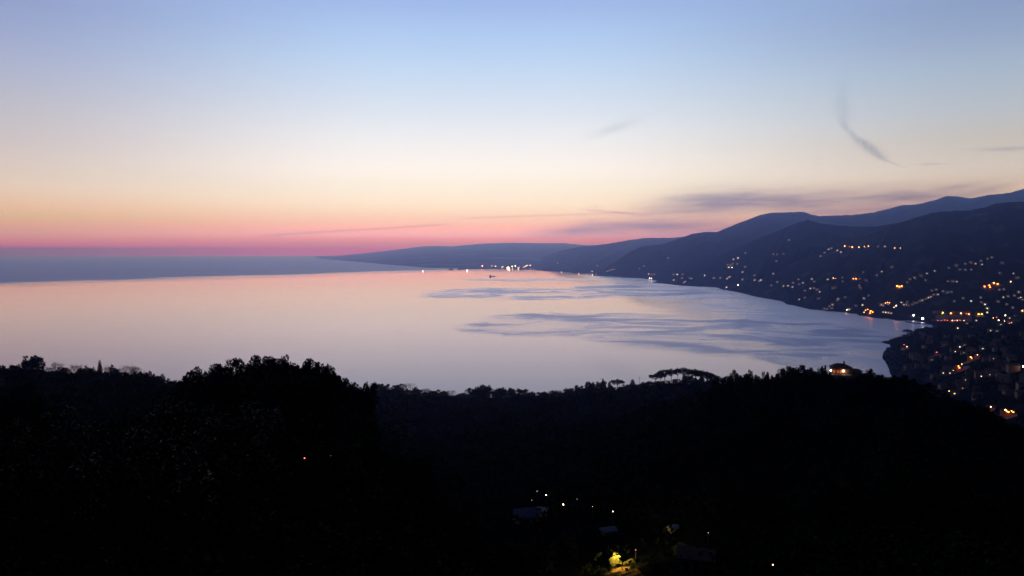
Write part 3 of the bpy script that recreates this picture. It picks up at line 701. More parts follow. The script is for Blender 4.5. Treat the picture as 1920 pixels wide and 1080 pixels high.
# ------------------------------------------------------------------ houses and lamps of the coast
def gable(w, d, h, rh, ov=.5):
    x, y = w / 2 + ov, d / 2 + ov
    return ([(-x, -y, h), (x, -y, h), (x, y, h), (-x, y, h), (-x, 0, h + rh), (x, 0, h + rh), (-x, -y, h - .25), (x, -y, h - .25), (x, y, h - .25), (-x, y, h - .25)],
            [(0, 1, 5, 4), (2, 3, 4, 5), (0, 4, 3), (1, 2, 5), (6, 9, 8, 7), (0, 6, 7, 1), (1, 7, 8, 2), (2, 8, 9, 3), (3, 9, 6, 0)])
HM = {}
def house_meshes(kind):
    if kind in HM: return HM[kind]
    w, d, h, rh = {'a': (11, 9, 6.5, 2.2), 'b': (9, 8, 5.2, 2.0), 'c': (15, 10, 10.5, 2.4)}[kind]
    wall = MB().box((0, 0, h / 2 - 1.5), (w, d, h + 3)); dark = wall; nf = len(wall.f)
    fl = int(h // 3)
    for k in range(fl):
        for q in range(int(w // 3)):
            dark.box((-w / 2 + 2 + q * 2.8, -d / 2 - .03, 1.6 + k * 3.1), (1.0, .12, 1.4))
    v, f = gable(w, d, h + .02, rh)
    roof = MB().poly(v, f).box((w * .25, d * .12, h + rh), (.8, .8, 1.4))
    wm_ = wall.mesh('wall')
    for p_ in wm_.polygons: p_.material_index = 0 if p_.index < nf else 1
    HM[kind] = (wm_, None, roof.mesh('roof'), w, d, h); HM[kind][2].materials.append(M_roof)
    return HM[kind]
WALLS = {}
def obj(name, me, parent, loc=(0, 0, 0), sc=None):
    o = bpy.data.objects.new(name, me); COL.objects.link(o); o.parent = parent; o.location = loc
    if sc: o.scale = sc
    return o
WIN = {}
def winmesh(c):
    if c not in WIN: WIN[c] = MB().box((0, 0, 0), (1, .2, 1)).mesh('window'); WIN[c].materials.append(WM[c])
    return WIN[c]
def house(p, zb, rz, kind, wallmat, lit, ww, wh, label, group, cat='house', s=1.0):
    wl, dk, rf, w, d, h = house_meshes(kind)
    key = (kind, wallmat.name)
    if key not in WALLS:
        m2 = wl.copy(); m2.materials.clear(); m2.materials.append(wallmat); m2.materials.append(M_metal); WALLS[key] = m2
    r = empty('house', (p[0], p[1], zb), rz); r.scale = (s,) * 3
    obj('wall', WALLS[key], r); obj('roof', rf, r)
    if lit: obj('window', winmesh(lit), r, (0, -d / 2 - .12, h * .45), (ww, 1, wh))
    return tag(r, label, cat, group)
LAMP = {}
def lamp(p, zb, c, rad, label, group, name='street_lamp', cat='street lamp', dim=False):
    h = p.z - zb; c0 = c; c = c + ('d' if dim else '')
    if c not in LAMP:
        LAMP[c] = MB().ball((0, 0, 0), 1, 6, 4, .8).mesh('lamp_head'); LAMP[c].materials.append((WM if dim else LM)[c0])
    if 'pole' not in LAMP:
        LAMP['pole'] = MB().tube((0, 0, -.15), (0, 0, 1), .014, .010, 6).mesh('pole'); LAMP['pole'].materials.append(M_metal)
        LAMP['arm'] = MB().tube((0, 0, 1.0), (0, 0, 1.06), .05, .012, 6).mesh('lamp_cap'); LAMP['arm'].materials.append(M_metal)
    r = empty(name, (p.x, p.y, zb))
    obj('pole', LAMP['pole'], r, (0, 0, 0), (h, h, h)); 
    obj('lamp_head', LAMP[c], r, (0, 0, h), (rad,) * 3)
    return tag(r, label, cat, group)

# lights as (zoom-sheet x, y, colour, size); size 1 = faint ... 5 = blazing
def sheet(x0, y0, k, txt):
    out = []
    for t in txt.split():
        x, y, c, s = t.split(','); out.append((x0 + float(x) / k, y0 + float(y) / k, c, int(s)))
    return out
L = []
L += sheet(1440, 400, 4, '575,245,o,4 610,250,r,2 632,252,o,4 682,254,p,3 722,250,p,2 753,246,p,3 828,248,w,1 875,248,w,2 950,260,p,3 992,260,p,2 455,270,w,2 475,262,w,1 522,278,w,2 548,290,w,2 425,295,w,1 395,320,w,1 158,200,w,1 40,305,w,1 70,308,w,1 115,305,w,1 62,358,w,1 40,452,w,2')
L += sheet(1440, 400, 4, '932,403,w,1 852,436,w,2 815,463,w,1 715,440,w,1 1252,432,w,2 1190,450,w,2 1145,467,w,1 1100,483,w,2 1065,493,w,1 1045,515,w,1 1182,500,w,1 1412,390,w,1 1480,377,w,1 1357,407,w,1 1555,377,w,2 1522,368,w,1 1598,355,w,1 1603,383,w,2 1650,340,w,1 1680,330,w,1 1757,372,w,1 1740,447,w,1 1842,450,w,2 1820,512,p,3 1478,422,w,1 1440,420,w,1 1525,420,w,1')
L += sheet(1440, 400, 4, '1625,548,o,4 1660,540,o,4 1665,554,o,3 1695,522,o,4 1722,528,o,4 660,490,o,4 640,489,o,3 688,490,p,1 490,485,p,3 507,488,p,2 447,495,w,2 555,482,w,1 735,502,p,1 330,492,w,2 348,512,p,1 262,520,w,2 235,530,w,1 150,543,w,2 182,552,w,2 118,545,w,2 70,515,w,1 188,520,w,1 230,495,w,1 25,540,w,1 318,563,w,2 343,560,w,1 277,580,w,1 388,588,w,2 370,572,w,1 500,555,w,2 488,560,w,1 558,510,w,1 685,540,w,1 692,558,w,1')
L += sheet(1440, 400, 4, '968,545,o,4 985,549,o,4 1003,545,o,4 1385,510,w,1 1415,512,w,2 1350,508,w,1 235,645,w,2 380,638,w,1 278,632,p,1 528,642,w,3 578,628,w,1 520,650,p,1 485,685,w,2 462,695,w,1 478,712,w,1 420,715,w,1 440,718,w,1 590,723,w,4 610,720,w,2 625,710,w,2 660,692,w,1 710,687,w,3 722,636,w,2 755,615,w,1 732,727,o,2 770,732,o,4 765,748,o,3 785,740,o,3 748,720,o,2 720,742,p,2')
L += sheet(1440, 400, 4, '850,685,w,2 865,690,w,1 880,672,o,2 895,668,p,2 912,670,o,2 900,682,p,1 865,740,w,2 885,742,w,3 905,745,w,2 925,748,w,2 880,735,p,1 962,692,w,4 945,705,p,2 1003,668,w,2 1020,685,w,2 1035,683,w,1 1045,665,w,1 1055,690,r,1 1080,682,r,1 1100,672,p,1 1120,668,p,1 1140,655,p,1 1155,650,w,2 1185,640,w,1 1205,632,w,2 1222,626,w,2 1245,608,w,1 1272,607,w,2 1262,570,w,1 1230,577,w,1 1312,583,w,1 1347,592,w,1 1375,588,w,1 1092,765,c,5 1160,790,c,6')
L += sheet(1440, 400, 4, '1310,745,y,4 1372,748,o,4 1447,750,p,4 1490,753,r,2 1507,755,p,3 1275,803,r,2 1300,803,r,2 1325,800,r,2 1345,803,r,2 1382,803,p,3 1402,803,r,2 1420,803,p,2 1440,802,r,2 1470,803,p,2 1580,757,y,4 1603,755,y,3 1562,803,w,2 1492,825,w,1 1645,742,w,3 1647,712,w,3 1630,682,w,3 1600,665,w,1 1525,657,w,3 1398,658,w,1 1465,635,w,1 1595,630,w,1 1725,660,w,1 1765,628,w,2 1800,620,w,1 1848,615,w,1 1882,590,w,2 1878,635,w,1 1898,630,w,2 1908,645,w,1 1768,568,w,1 1735,572,w,1 1870,483,w,1 1792,680,w,1 1835,705,w,1 1908,730,p,4 1780,765,w,4 1815,785,w,2 1690,785,p,2 1715,780,r,2 1730,802,w,4 1750,833,w,2 1773,808,p,2 1810,825,r,2 1822,818,w,2 1830,800,r,1 1425,860,w,3 1668,878,w,2 1720,880,w,1')
L += sheet(1440, 400, 4, '1020,985,r,2 1043,1000,p,3 1015,1015,w,1 1165,1000,w,1 1265,1042,r,3 1312,975,y,1 1325,985,y,1 1440,1000,w,3 1415,1010,w,2 1400,1035,w,2 1465,1043,w,1 1470,985,w,1 1610,1012,w,2')
L += sheet(1500, 560, 4.5, '1497,472,p,3 1440,493,o,4 1447,500,o,3 1630,503,w,1 1110,513,w,1 1365,552,p,2 1318,573,o,4 1330,577,o,4 1345,582,o,4 1338,568,o,3 1295,603,p,3 1240,605,w,1 1267,625,w,2 1215,625,w,2 1523,650,w,2 1612,638,w,1 1885,572,w,5 1397,682,w,1 1345,708,w,1 1258,780,o,2 1308,797,w,2 1373,750,p,1 1610,912,p,3 1733,938,p,4 1760,955,o,3 1785,948,o,2 1800,958,o,2 1745,950,o,2')
L += sheet(1080, 420, 4, '690,255,w,1 1598,120,w,1 1215,255,w,3 1182,265,w,2 1272,218,w,1 1145,325,w,3 1170,327,w,4 1137,305,p,1 1175,300,p,1 1210,300,w,1 1160,310,p,1 1270,320,w,1 1250,360,w,2 1145,400,w,2 1155,397,w,2 1134,410,w,2 1215,458,w,4 1340,385,w,1 1340,420,w,2 1385,420,w,3 1375,427,w,1 1248,415,w,1 1033,405,w,1 1083,405,w,1 965,385,w,4 760,378,w,3 735,378,p,1 800,378,p,1 733,420,w,2 820,432,w,2 810,438,w,1 855,405,w,2 865,410,w,1 795,405,w,1 545,375,p,2 550,406,w,4 565,407,w,4 570,378,p,1 590,378,p,1 122,355,w,2 122,380,w,3 160,312,w,1 100,380,p,1 150,378,p,1 20,372,p,2 235,355,w,1 250,350,w,1 265,342,w,1 285,342,w,1 510,315,w,1 475,335,w,1 1130,475,w,3')
L += sheet(860, 480, 9.6, '425,180,p,4 600,178,w,1 660,185,w,2 790,195,w,2 775,210,w,1 875,212,y,4 895,205,w,5 915,235,w,4 965,185,w,4 1022,182,w,4 1085,205,w,2 1065,212,p,1 1075,235,w,2 1200,190,w,2 1228,172,w,2 1170,205,w,1 1285,170,w,2 1780,128,w,1 1850,290,w,2 1740,290,p,1 1320,263,p,1')
def region(px, py):
    if px < 1010 and py < 510: return 'at the far harbour'
    if px < 1150: return 'on the hazy far shore'
    if px < 1260: return 'below the far headland'
    if px < 1345: return 'beyond the small spit'
    if px < 1440: return 'in the hill village' if py < 512 else 'around the small spit'
    if py < 470: return 'in the high hamlet' if px < 1582 else 'in the high row of lights'
    if px < 1540: return 'in the pale village' if py < 552 else 'in the shore village'
    if px < 1620: return 'above the coast road' if py < 560 else 'by the waterside orange cluster'
    if px < 1690: return 'on the dark mid slope' if py < 555 else 'along the village shore'
    if py < 530: return 'high on the right-hand hillside'
    if py < 570: return 'on the slope above the town' if px < 1825 else 'by the right-hand orange cluster'
    if px < 1745 and py < 612: return 'by the small bay'
    if py < 612 and px < 1838: return 'along the town waterfront'
    if py < 625: return 'in the town at the right edge'
    if px < 1710: return 'on the wooded headland'
    if py < 672 and px < 1830: return 'behind the headland'
    if py < 700 and px < 1830: return 'in the slanting orange street'
    return 'behind the right hill'
cn = dict(o='orange', p='peach', w='white', c='blue-white', y='yellow', r='red')
bright = {1: 'faint', 2: 'small', 3: 'bright', 4: 'strong', 5: 'very strong', 6: 'blazing'}
L = sorted(set(L)); items = []
for (px, py, c, s) in L:
    islamp = c in 'orcyp' and s >= 2 or s >= 4
    items.append((px, py, c, s, islamp, region(px, py)))
cnts = {}; nh = nl = 0
wmats = [M_wall, M_wall2, M_wall3]
RAD = {1: .62, 2: .95, 3: 1.25, 4: 1.6, 5: 2.6, 6: 3.6}
for (px, py, c, s, islamp, reg) in items:
    key = (c, s, islamp, reg); cnts[key] = cnts.get(key, 0) + 1
tot = dict(cnts); cnts = {}
for (px, py, c, s, islamp, reg) in items:
    key = (c, s, islamp, reg); cnts[key] = cnts.get(key, 0) + 1
    o = f', {ORD[cnts[key] - 1]} from left' if tot[key] > 1 else ''
    q = place(px, py, 7 if islamp else 3.5)
    if q is None: print('MISS', px, py); continue
    p, zb = q; d = p.y; ds = max(1.0, (d / 3300) ** 1.0)
    if d < 500: print('NEARHIT', px, py, d)
    if islamp:
        lab = f'{bright[s]} {cn[c]} lamp {reg}{o}'
        lamp(p, zb, c, RAD[s] * (ds * (1.0 if px < 1010 else .8 if d > 5000 else 1) if d > 3300 else 1.2 * max(.4, d / 3300)), lab, 'lamps lit along the coast')
        nl += 1
        if c in 'oyr' and s >= 3 and d < 6000:  # paved square added under the lamp to widen its orange halo
            vv = []
            for a_, b_ in ((-14, -10), (14, -10), (14, 9), (-14, 9)):
                vv.append((p.x + a_, p.y + b_, ground(p.x + a_, p.y + b_) + .7 + .02 * (int(px) % 7)))
            tag(link('lamplit_pavement', mesh('lamplit_pavement', vv, [(0, 1, 2, 3)]), M_road), kind='structure')
        if c in 'oyrp' and s >= 3 and d < 6000:  # house added behind the lamp so its wall shows the glow
            th = math.atan2(p.x, p.y); bx, by = p.x + 9 * math.sin(th), p.y + 9 * math.cos(th)
            house((bx, by), ground(bx, by) - .5, -th + random.uniform(-.2, .2), 'b', wmats[int(px) % 3], None, 1, 1, f'house added behind the {bright[s]} {cn[c]} lamp {reg}{o}', 'houses added to catch lamp glow')
    else:
        lab = f'house with {bright[s]} {cn[c]} window {reg}{o}'
        k = 'abc'[(int(px * 7) % 3) if d < 3500 else 0]
        hh = {'a': 6.5, 'b': 5.2, 'c': 10.5}[k] * .45
        sc = max(.8, min(2.0, d / 3500)) if d > 3500 else 1.0
        w_ = {1: 1.45, 2: 2.6, 3: 3.9}[s] * (1.9 if px < 1010 else 1) * max(.5, d / 3300) / sc
        th = math.atan2(p.x, p.y)
        house((p.x, p.y), p.z - hh * sc, -th + random.uniform(-.3, .3), k, wmats[int(px) % 3], c, w_, w_ * .8, lab, 'houses with lit windows along the coast', s=sc)
        nh += 1
print('lamps', nl, 'houses', nh)

# ------------------------------------------------------------------ single things of the near and middle distance
def nearlight(px, py, c, rad, lab, clear=3.0, d=None):
    q = place(px, py, 2.6 if px < 700 or px > 1400 else clear, 14 if px < 700 or px > 1400 else 60)
    p, zb = q
    print('near', px, py, round(p.y)); return lamp(p, zb, c, rad * 4.3 * p.y / FPX, lab, 'small lamps on the dark near slope', dim=rad < .16)
NL = [(1007, 921, 'w', .13, 'small dim lamp left of the bright one above the blue-grey roof'), (1024, 929, 'w', .30, 'brightest white lamp above the blue-grey roof'),
      (997, 938, 'w', .12, 'faint lamp just above the left end of the blue-grey roof'), (1056, 946, 'w', .27, 'white lamp right of the blue-grey roof'),
      (1082, 936, 'w', .09, 'very faint lamp between the white lamp and the hedge'), (1111, 950, 'w', .13, 'faint lamp midway between two white lamps above the shed'),
      (1149, 959, 'w', .19, 'white lamp above the shed with the blue sheet'), (1192, 1031, 'p', .15, 'small lamp right of the yellow-lit tree'),
      (1328, 999, 'w', .15, 'lone white lamp right of the pale wall piece'), (1449, 1059, 'p', .24, 'lone peach lamp at the bottom right of the dark slope'),
      (571, 859, 'r', .24, 'small red lamp alone on the dark left slope'), (620, 854, 'w', .09, 'faint white lamp right of the red one')]
for px, py, c, rad, lab in NL: nearlight(px, py, c, rad, lab)

# the lamp that lights a tree and a patch of paler earth at the bottom of the picture
q, zb = place(1157, 1036, 3.1, 30)
r = empty('street_lamp', (q.x, q.y, zb))
MBp = MB().tube((0, 0, -.3), (0, 0, 3.1), .07, .05, 8).tube((0, 0, 3.1), (.0, -.55, 3.25), .04, .035, 6)
link('pole', MBp.mesh('pole'), M_metal, r)
link('lamp_head', MB().poly([(-.16, -.85, 3.2), (.16, -.85, 3.2), (.16, -.4, 3.24), (-.16, -.4, 3.24), (-.1, -.8, 3.35), (.1, -.8, 3.35), (.1, -.45, 3.38), (-.1, -.45, 3.38)], [(4, 5, 6, 7), (0, 4, 7, 3), (1, 2, 6, 5), (0, 1, 5, 4), (3, 7, 6, 2)]).mesh('lamp_head'), M_metal, r)
link('lamp_glass', MB().ball((0, -.62, 3.14), .16, 8, 5, .6).mesh('lamp_glass'), LM['y'], r)
tag(r, 'street lamp shining yellow on the tree below it, bottom centre', 'street lamp')
ld = bpy.data.lights.new('lamp_light', 'POINT'); lo = bpy.data.objects.new('lamp_light', ld); COL.objects.link(lo)
lo.location = (q.x, q.y - .62, zb + 2.95); ld.energy = LAMPW = 3000; ld.color = (1, .70, .16); ld.shadow_soft_size = .15
lx, ly = q.x, q.y
tz = ground(lx, ly + .9)
def special_tree(x, y, h, wd, m_, lab, seed):
    bl_ = [(0, 0, 4.2, 1.5, 1.5, .8), (.3, 0, 3.4, 2.2, 2.2, .9), (-.5, .2, 2.6, 2.6, 2.6, .9), (1.3, 0, 1.9, 1.5, 1.5, .8), (-1.4, -.4, 1.6, 1.4, 1.4, .8)]
    V__, F__ = leafcloud(bl_, 4200, .11, 0, np.random.default_rng(seed)); c_ = mesh('crown', V__, F__); _, t_, _ = oak(seed, 10, .10, 5.0, 3.0, m_)
    root = empty('small_tree', (x, y, ground(x, y) - .2)); link('crown', c_, m_, root); link('trunk', t_, M_bark, root)
    root.scale = (wd / 7, wd / 7, h / 5); return tag(root, lab, 'tree')
special_tree(lx - .1, ly + .8, 3.2, 3.0, M_lit, 'small tree glowing yellow under the street lamp', 61)
special_tree(lx - 1.5, ly - .9, 1.6, 1.6, M_leaf, 'dark bush in front of the yellow-lit tree', 62)
for k, (dx, dy, h_, w_) in enumerate([(-2.9, -.6, 1.0, 1.8), (4.6, .4, 1.2, 2.2), (3.0, 1.5, 1.1, 2.0), (1.9, 1.2, .9, 1.5), (-3.6, -2.6, 1.1, 2.0), (6.3, -1.6, 1.3, 2.4), (2.6, -3.0, .7, 1.4)]):
    special_tree(lx + dx, ly + dy, h_, w_, M_lit if k in (2, 3) else M_leaf, f'low shrub at the edge of the lamp light, {ORD[[1, 5, 4, 2, 0, 6, 3][k]]} from the left', 70 + k)
# hamlet roofs between the trees
def cabin(px, py, w, d, h, rh, wallm, roofm, lab, rz=0, name='house', cat='house', win=True):
    q, zb = place(px, py, .1, 40)
    r = empty(name, (q.x, q.y, zb - .2), rz)
    link('wall', MB().box((0, 0, h / 2 - .8), (w, d, h + 1.6)).mesh('wall'), wallm, r)
    v, f = gable(w, d, h + .02, rh, .35); link('roof', MB().poly(v, f).mesh('roof'), roofm, r)
    if win:
        for sx in (-.28, .28):
            wn = link('window', MB().box((sx * w, -d / 2 - .03, h * .55), (.9, .1, 1.1)).mesh('window'), M_metal, r)
        link('door', MB().box((0, -d / 2 - .03, 1.0), (1.0, .1, 2.0)).mesh('door'), M_bark, r)
    return tag(r, lab, cat)
cabin(985, 977, 5.4, 4.6, 2.0, 1.7, M_wall, M_tarp, 'small house with blue-grey roof below the white lamps', .25)
cabin(1016, 968, 2.2, 2.0, 2.2, .5, M_wall, M_wall, 'narrow pale outbuilding at the right end of the blue-grey roof', -.2, 'outbuilding', 'outbuilding', False)
cabin(1141, 999, 2.8, 2.0, 1.1, .5, M_bark, M_tarp, 'low shed with a blue sheet on top', .3, 'shed', 'shed', False)
cabin(1262, 994, 1.7, 1.4, 1.0, .35, M_wall, M_wall, 'pale grey hut alone right of the street lamp', .4, 'hut', 'hut', False)
cabin(1306, 1066, 5.2, 4, 2.6, 1.2, M_wall, M_roof, 'dim grey house beside the yellowish bush', -.3)
qb, zb = place(1277, 1040, .1, 40)
special_tree(qb.x, qb.y, 2.6, 4.0, M_lit, 'dim yellow-green bush left of the dim grey house', 63)  # light on this bush is in its paler leaf colour

# the villa on the right hill, lamps lit under its eaves
dv = 330
A = at(1575, 701, dv); zt = A.z
vw = empty('villa', (at(1584, 701, dv).x, dv + 4, zt - .1), -math.atan2(at(1584, 701, dv).x, dv) + .12)
ww = 8.6
link('wall', MB().box((0, 0, -1.2), (ww, 7, 7.0)).box((ww / 2 + 2.1, .8, -2.0), (4.2, 5, 6.0)).mesh('wall'), M_wall2, vw)
def hip(x0, x1, y0, y1, z, zh, rx0, rx1, ov=.5):
    x0 -= ov; x1 += ov; y0 -= ov; y1 += ov; ym = (y0 + y1) / 2
    return [(x0, y0, z), (x1, y0, z), (x1, y1, z), (x0, y1, z), (rx0, ym, zh), (rx1, ym, zh)], [(0, 1, 5, 4), (1, 2, 5), (2, 3, 4, 5), (3, 0, 4), (3, 2, 1, 0)]
v, f = hip(-ww / 2, ww / 2, -3.5, 3.5, 2.32, 4.25, -ww / 2 + 2.0, ww / 2 - 3.2)
rf = link('roof', MB().poly(v, f).mesh('roof'), M_roof, vw)
link('chimney', MB().box((ww / 2 - 3.0, .3, 4.3), (.6, .6, 1.5)).box((ww / 2 - 3.0, .3, 5.1), (.8, .8, .12)).mesh('chimney'), M_roof, rf)
v, f = hip(ww / 2 + .55, ww / 2 + 4.2, -1.7, 3.3, 1.02, 2.0, ww / 2 + .8, ww / 2 + 2.8, .4)
link('roof', MB().poly(v, f).mesh('roof'), M_roof, vw)
link('terrace', MB().box((-.8, -5.0, -1.0), (9.4, 3.0, 1.6)).mesh('terrace'), M_pave, vw)
for x in (-4.6, .6):
    link('wall_lamp', MB().ball((x, -3.95 if x > -4 else -3.75, 1.35), .27 if x < -4 else .34, 8, 5, 1.0).mesh('wall_lamp'), LM['w'], vw)
for x in (-3.1, -1.6, -.4):
    wn = link('window', MB().box((x, -3.55, .9), (.9, .12, 1.3)).mesh('window'), M_dimwin, vw)
    link('frame', MB().box((x, -3.58, .22), (1.1, .18, .08)).box((x, -3.58, 1.6), (1.1, .18, .08)).mesh('frame'), M_wall, wn)
link('window', MB().box((2.9, -3.55, 1.2), (.5, .12, .5)).mesh('window'), M_wall, vw)
link('window', MB().box((ww / 2 + 1.4, -1.75, .2), (1.2, .12, 1.0)).mesh('window'), M_pave, vw)
tag(vw, 'villa with hipped roof and two glaring lamps under its eaves, on the right hill skyline', 'villa')

# a bare pole on the middle ridge
p = at(1199, 706, 600); zg = gfg(p.x, p.y)
r = empty('utility_pole', (p.x, p.y, zg))
link('pole', MB().tube((0, 0, -.5), (0, 0, p.z - zg), .16, .12, 6).mesh('pole'), M_bark, r)
link('crossarm', MB().box((0, 0, p.z - zg - 1.1), (1.5, .14, .14)).mesh('crossarm'), M_bark, r)
tag(r, 'thin bare pole standing between trees on the middle ridge', 'pole')

# headland pines above the near rocks
def terr_tree(kind, px, py, dep, wpx, lab, i, group='pines on the wooded headland'):
    p = at(px, py, dep); zg = ground(p.x, p.y); h = max(p.z - zg, 5); print('HP', px, py, round(p.z), round(zg))
    tree(kind, p.x, p.y, zg - .3, h + .3, wpx * dep / FPX * 1.1, lab, group, i=i)
terr_tree('umbrella_pine', 1702, 617, 2130, 17, 'big umbrella pine leaning over the water at the headland tip', 1)
terr_tree('oak_tree', 1724, 615, 2160, 27, 'broad rounded tree right of the big umbrella pine', 2)
for k, (px, py, w_) in enumerate([(1690, 631, 18), (1712, 625, 20), (1742, 613, 26), (1754, 617, 22), (1770, 612, 28), (1788, 614, 24), (1806, 610, 28), (1828, 611, 26)]):
    terr_tree('woodland_tree', px, py, 2140 if px < 1720 else 2200, w_, f'dark tree on the wooded headland, {ORD[k]} of the low row from the left', k, 'low trees on the wooded headland')

# a quay wall and breakwater of the little harbour
def quay(name, pts, z, wd, lab, cat):
    mb = MB()
    P = [at(px, 600, 1) for px, _ in pts]
    for (p0, d0), (p1, d1) in zip(pts[:-1], pts[1:]):
        a = Vector((pxdir(p0) * d0, d0, 0)); b_ = Vector((pxdir(p1) * d1, d1, 0)); n_ = (b_ - a).normalized().cross(Vector((0, 0, 1))) * wd / 2
        mb.poly([a - n_ + Vector((0, 0, -2)), b_ - n_ + Vector((0, 0, -2)), b_ + n_ + Vector((0, 0, -2)), a + n_ + Vector((0, 0, -2)), a - n_ + Vector((0, 0, z)), b_ - n_ + Vector((0, 0, z)), b_ + n_ + Vector((0, 0, z)), a + n_ + Vector((0, 0, z))],
                [(0, 1, 5, 4), (1, 2, 6, 5), (2, 3, 7, 6), (3, 0, 4, 7), (4, 5, 6, 7)])
    return tag(link(name, mb.mesh(name), M_stone), lab, cat)
quay('breakwater', [(1702, 2655), (1722, 2600), (1752, 2560)], 2.5, 9, 'low stone breakwater under the blazing blue-white lamp', 'breakwater')

# earth below the street lamp, coloured paler where its light falls
M_earth, g_, b_ = mat('lamp_lit_earth')
n_ = g_.noise(g_.n.new('ShaderNodeNewGeometry').outputs['Position'], .55, 5, .65)
g_.l.new(g_.mix(g_.smooth(n_, .46, .56), (.006, .007, .004, 1), (.075, .045, .016, 1)), b_.inputs['Base Color']); b_.inputs['Roughness'].default_value = .95; b_.inputs['Specular IOR Level'].default_value = 0
# the lit promenade and the long fronts behind its lamps
def draped(name, x0, x1, y0, y1, lift, m_, rag=False):
    nx, ny = (60, 30) if rag else (14, 5); vv = []
    for j_ in range(ny + 1):
        for i_ in range(nx + 1):
            p_ = place(x0 + (x1 - x0) * i_ / nx, y0 + (y1 - y0) * j_ / ny, .05)[0]; vv.append((p_.x, p_.y, ground(p_.x, p_.y) + lift))
    ff = [(a, a + 1, a + nx + 2, a + nx + 1) for j_ in range(ny) for a in range(j_ * (nx + 1), j_ * (nx + 1) + nx)]
    if rag:
        def keep(a):
            x_, y_ = (a % (nx + 1) + .5) / nx * 2 - 1, (a // (nx + 1) + .5) / ny * 2 - 1
            return abs(x_) ** 2.4 + abs(y_ * .6) ** 2.4 < .72 + .55 * fbm(x_ * 2.2, y_ * 2.2, 5)
        ff = [q_ for q_ in ff if keep(q_[0])]
    return tag(link(name, mesh(name, vv, ff), m_), kind='structure')
draped('path', 1130, 1214, 1130, 1063, .12, M_earth, True)  # ragged patch of paler earth, put in to show the lamp's pool of light
draped('lamplit_pavement', 1754, 1822, 603.5, 590.5, .5, M_road)
for (x0, x1, py, h, lab) in [(1752, 1786, 590, 6, 'long orange-lit front behind the first waterfront lamps'), (1789, 1822, 590, 7, 'long orange-lit front behind the red-orange waterfront lamps'), (1832, 1846, 592, 6, 'yellow-lit front behind the two yellow lamps')]:
    dd_ = max(place(x_, 587 if x0 < 1830 else 589, 7)[0].y for x_ in (x0, x1)) + 9
    p0 = Vector((pxdir(x0) * dd_, dd_, 0)); p1 = Vector((pxdir(x1) * dd_, dd_, 0)); ln = (p1 - p0).length; mid = (p0 + p1) / 2; zb = ground(mid.x, mid.y)
    r = empty('waterfront_building', (mid.x, mid.y, zb - .5), 0)
    link('wall', MB().box((0, 0, h / 2 - 2), (ln, 9, h + 4)).mesh('wall'), M_wall2, r)
    v, f = gable(ln, 9, h + .02, 2.2); link('roof', MB().poly(v, f).mesh('roof'), M_roof, r)
    for k in range(int(ln / 6)):
        link('window', MB().box((-ln / 2 + 3.5 + k * 6, -4.55, h * .6), (1.4, .15, 2)).mesh('window'), M_metal, r)
    tag(r, lab, 'building', 'long buildings of the waterfront')
# ship and two lit boats far out
def ship(px, py, ln, lab, lit=None, group=None):
    d = ray(px, py); s_ = -CAM.z / d.z; p = CAM + d * s_
    r = empty('cargo_ship' if not lit else 'fishing_boat', (p.x, p.y, 0), .15 if not lit else -.3)
    L2 = ln / 2; b_ = ln * .09; h = ln * .07
    hull = MB().poly([(-L2, 0, h * 1.2), (-L2 * .8, -b_, h), (L2 * .95, -b_, h * .8), (L2, 0, h * .8), (L2 * .95, b_, h * .8), (-L2 * .8, b_, h), (-L2 * .86, 0, -h * .3), (-L2 * .7, -b_ * .7, -h * .3), (L2 * .85, -b_ * .7, -h * .3), (L2 * .9, 0, -h * .3), (L2 * .85, b_ * .7, -h * .3), (-L2 * .7, b_ * .7, -h * .3)],
                     [(i, (i + 1) % 6, 6 + (i + 1) % 6, 6 + i) for i in range(6)] + [(0, 5, 4, 3, 2, 1)])
    link('hull', hull.mesh('hull'), M_hull, r)
    ca = link('cabin', MB().box((-L2 * .55, 0, h * 1.7), (ln * .2, b_ * 1.4, h * 1.7)).box((-L2 * .58, 0, h * 2.8), (ln * .12, b_ * 1.2, h * .7)).mesh('cabin'), M_hull, r)
    link('mast', MB().tube((-L2 * .5, 0, h * 3), (-L2 * .5, 0, h * 4.4), ln * .008, ln * .004, 5).tube((L2 * .2, 0, h * .8), (L2 * .2, 0, h * 2.6), ln * .012, ln * .008, 5).tube((L2 * .2, 0, h * 1.4), (L2 * .85, 0, h * 2.3), ln * .009, ln * .006, 5).mesh('mast'), M_hull, r)
    if lit: link('deck_lamp', MB().ball((0, 0, h * 2.6), lit, 8, 5).mesh('deck_lamp'), LM['w'], r)
    return tag(r, lab, 'ship' if not lit else 'boat', group)
ship(923, 518.5, 66, 'small dark ship alone on the pale water below the harbour lights')
ship(793, 509, 24, 'boat with a bright white lamp, farther left of the harbour', 3.0, 'lit boats off the harbour')
ship(876, 508, 30, 'boat with a very bright lamp just left of the harbour lights', 4.2, 'lit boats off the harbour')

LP = [(a[0], a[1]) for a in L if a[0] > 1640 and a[1] > 560]
def hides(p_, r_m):
    qx, qy = proj(p_); r_ = r_m * FPX / p_[1]
    return any(abs(qx - a) < r_ + 3 and -r_ * 1.2 - 2 < qy - b_ < r_ * 1.2 + 7 for a, b_ in LP)
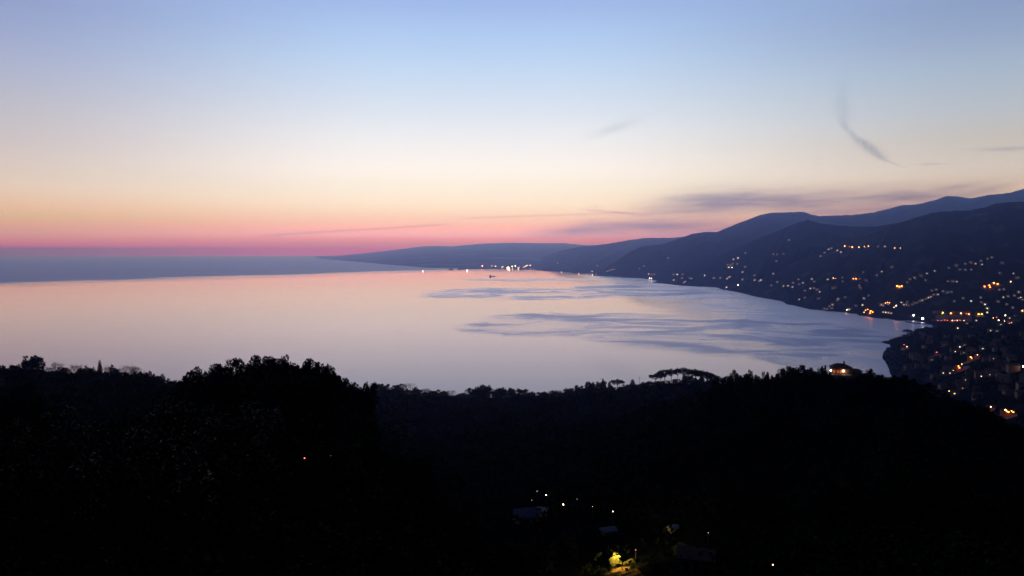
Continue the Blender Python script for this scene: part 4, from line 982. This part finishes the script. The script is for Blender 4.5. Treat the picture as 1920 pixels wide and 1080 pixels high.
# gardens and scrub that cover the near town's slope
Vs = []; Fs = []; off = 0; k = 0
while k < 2600:
    d_ = rr.uniform(700, 2500); x_ = pxdir(rr.uniform(1655, 2000)) * d_; z_ = ground(x_, d_); k += 1
    if z_ < 3 or noise.noise(Vector((x_ * .012, d_ * .012, 3))) < -.12: continue
    s_ = rr.uniform(2.5, 6.5)
    if hides((x_, d_, z_ + s_ * .6), s_ * 1.1): continue
    V, F = leafcloud([(x_, d_, z_ + s_ * .35, s_ * 1.3, s_ * 1.3, s_ * rr.uniform(.6, 1.0))], 26, 1.9)
    Vs.append(V); Fs.append(F + off); off += len(V)
tag(link('scrub', mesh('scrub', np.concatenate(Vs), np.concatenate(Fs)), M_leaf), 'dark gardens and scrub between the houses of the near town', 'scrub', kind='stuff')
# trees and unlit houses of the near town
for k in range(170):
    px, py = rr.uniform(1690, 1925), rr.uniform(625, 790)
    q = place(px, py, .5)
    if q is None or q[0].y < 700 or q[0].y > 2700 or q[1] < 4: continue
    if hides((q[0].x, q[0].y, q[1] + 5), 6): continue
    tree('woodland_tree', q[0].x, q[0].y, q[1] - .5, rr.uniform(6, 11), rr.uniform(8, 15), 'dark tree between the houses of the near town', 'trees of the near town')
n = 0; tr_ = 0; placed = []
while n < 60 and tr_ < 6000:
    tr_ += 1
    px, py = rr.uniform(1700, 1925), rr.uniform(588, 790)
    q = place(px, py, .5)
    if q is None or q[0].y < 700 or q[0].y > 2700 or q[1] < 4: continue
    if any((q[0].x - a) ** 2 + (q[0].y - b_) ** 2 < 400 for a, b_ in placed): continue
    if hides((q[0].x, q[0].y, q[1] + 4), 6.5): continue
    placed.append((q[0].x, q[0].y))
    k = rr.choice('aabc')
    house((q[0].x, q[0].y), q[1] - .3, -math.atan2(q[0].x, q[0].y) + rr.uniform(-.5, .5), k, wmats[n % 3], None, 1, 1, 'unlit house sunk in the dusk of the near town', 'unlit houses of the near town'); n += 1

# ------------------------------------------------------------------ haze
hb = MB().box((0, 0, (TOPZ - 25) / 2), (SIDE * 2, SIDE * 2, TOPZ + 25)).mesh('haze')
m = bpy.data.materials.new('haze_air'); m.use_nodes = True; nt = m.node_tree
nt.nodes.remove(nt.nodes['Principled BSDF'])
pv = nt.nodes.new('ShaderNodeVolumePrincipled'); nt.links.new(pv.outputs[0], nt.nodes['Material Output'].inputs['Volume'])
pv.inputs['Density'].default_value = HAZE; pv.inputs['Color'].default_value = (*HCOL, 1); pv.inputs['Absorption Color'].default_value = (1, 1, 1, 1); pv.inputs['Anisotropy'].default_value = .88
ho = tag(link('haze', hb, m), kind='stuff')
ho['label'] = 'thin blue evening haze over sea and coast'; ho['category'] = 'haze'
for rts in PROTO.values():
    for r_ in rts:
        if r_.name not in USED:
            for k_ in KIDS[r_.name]: bpy.data.objects.remove(k_)
            bpy.data.objects.remove(r_)
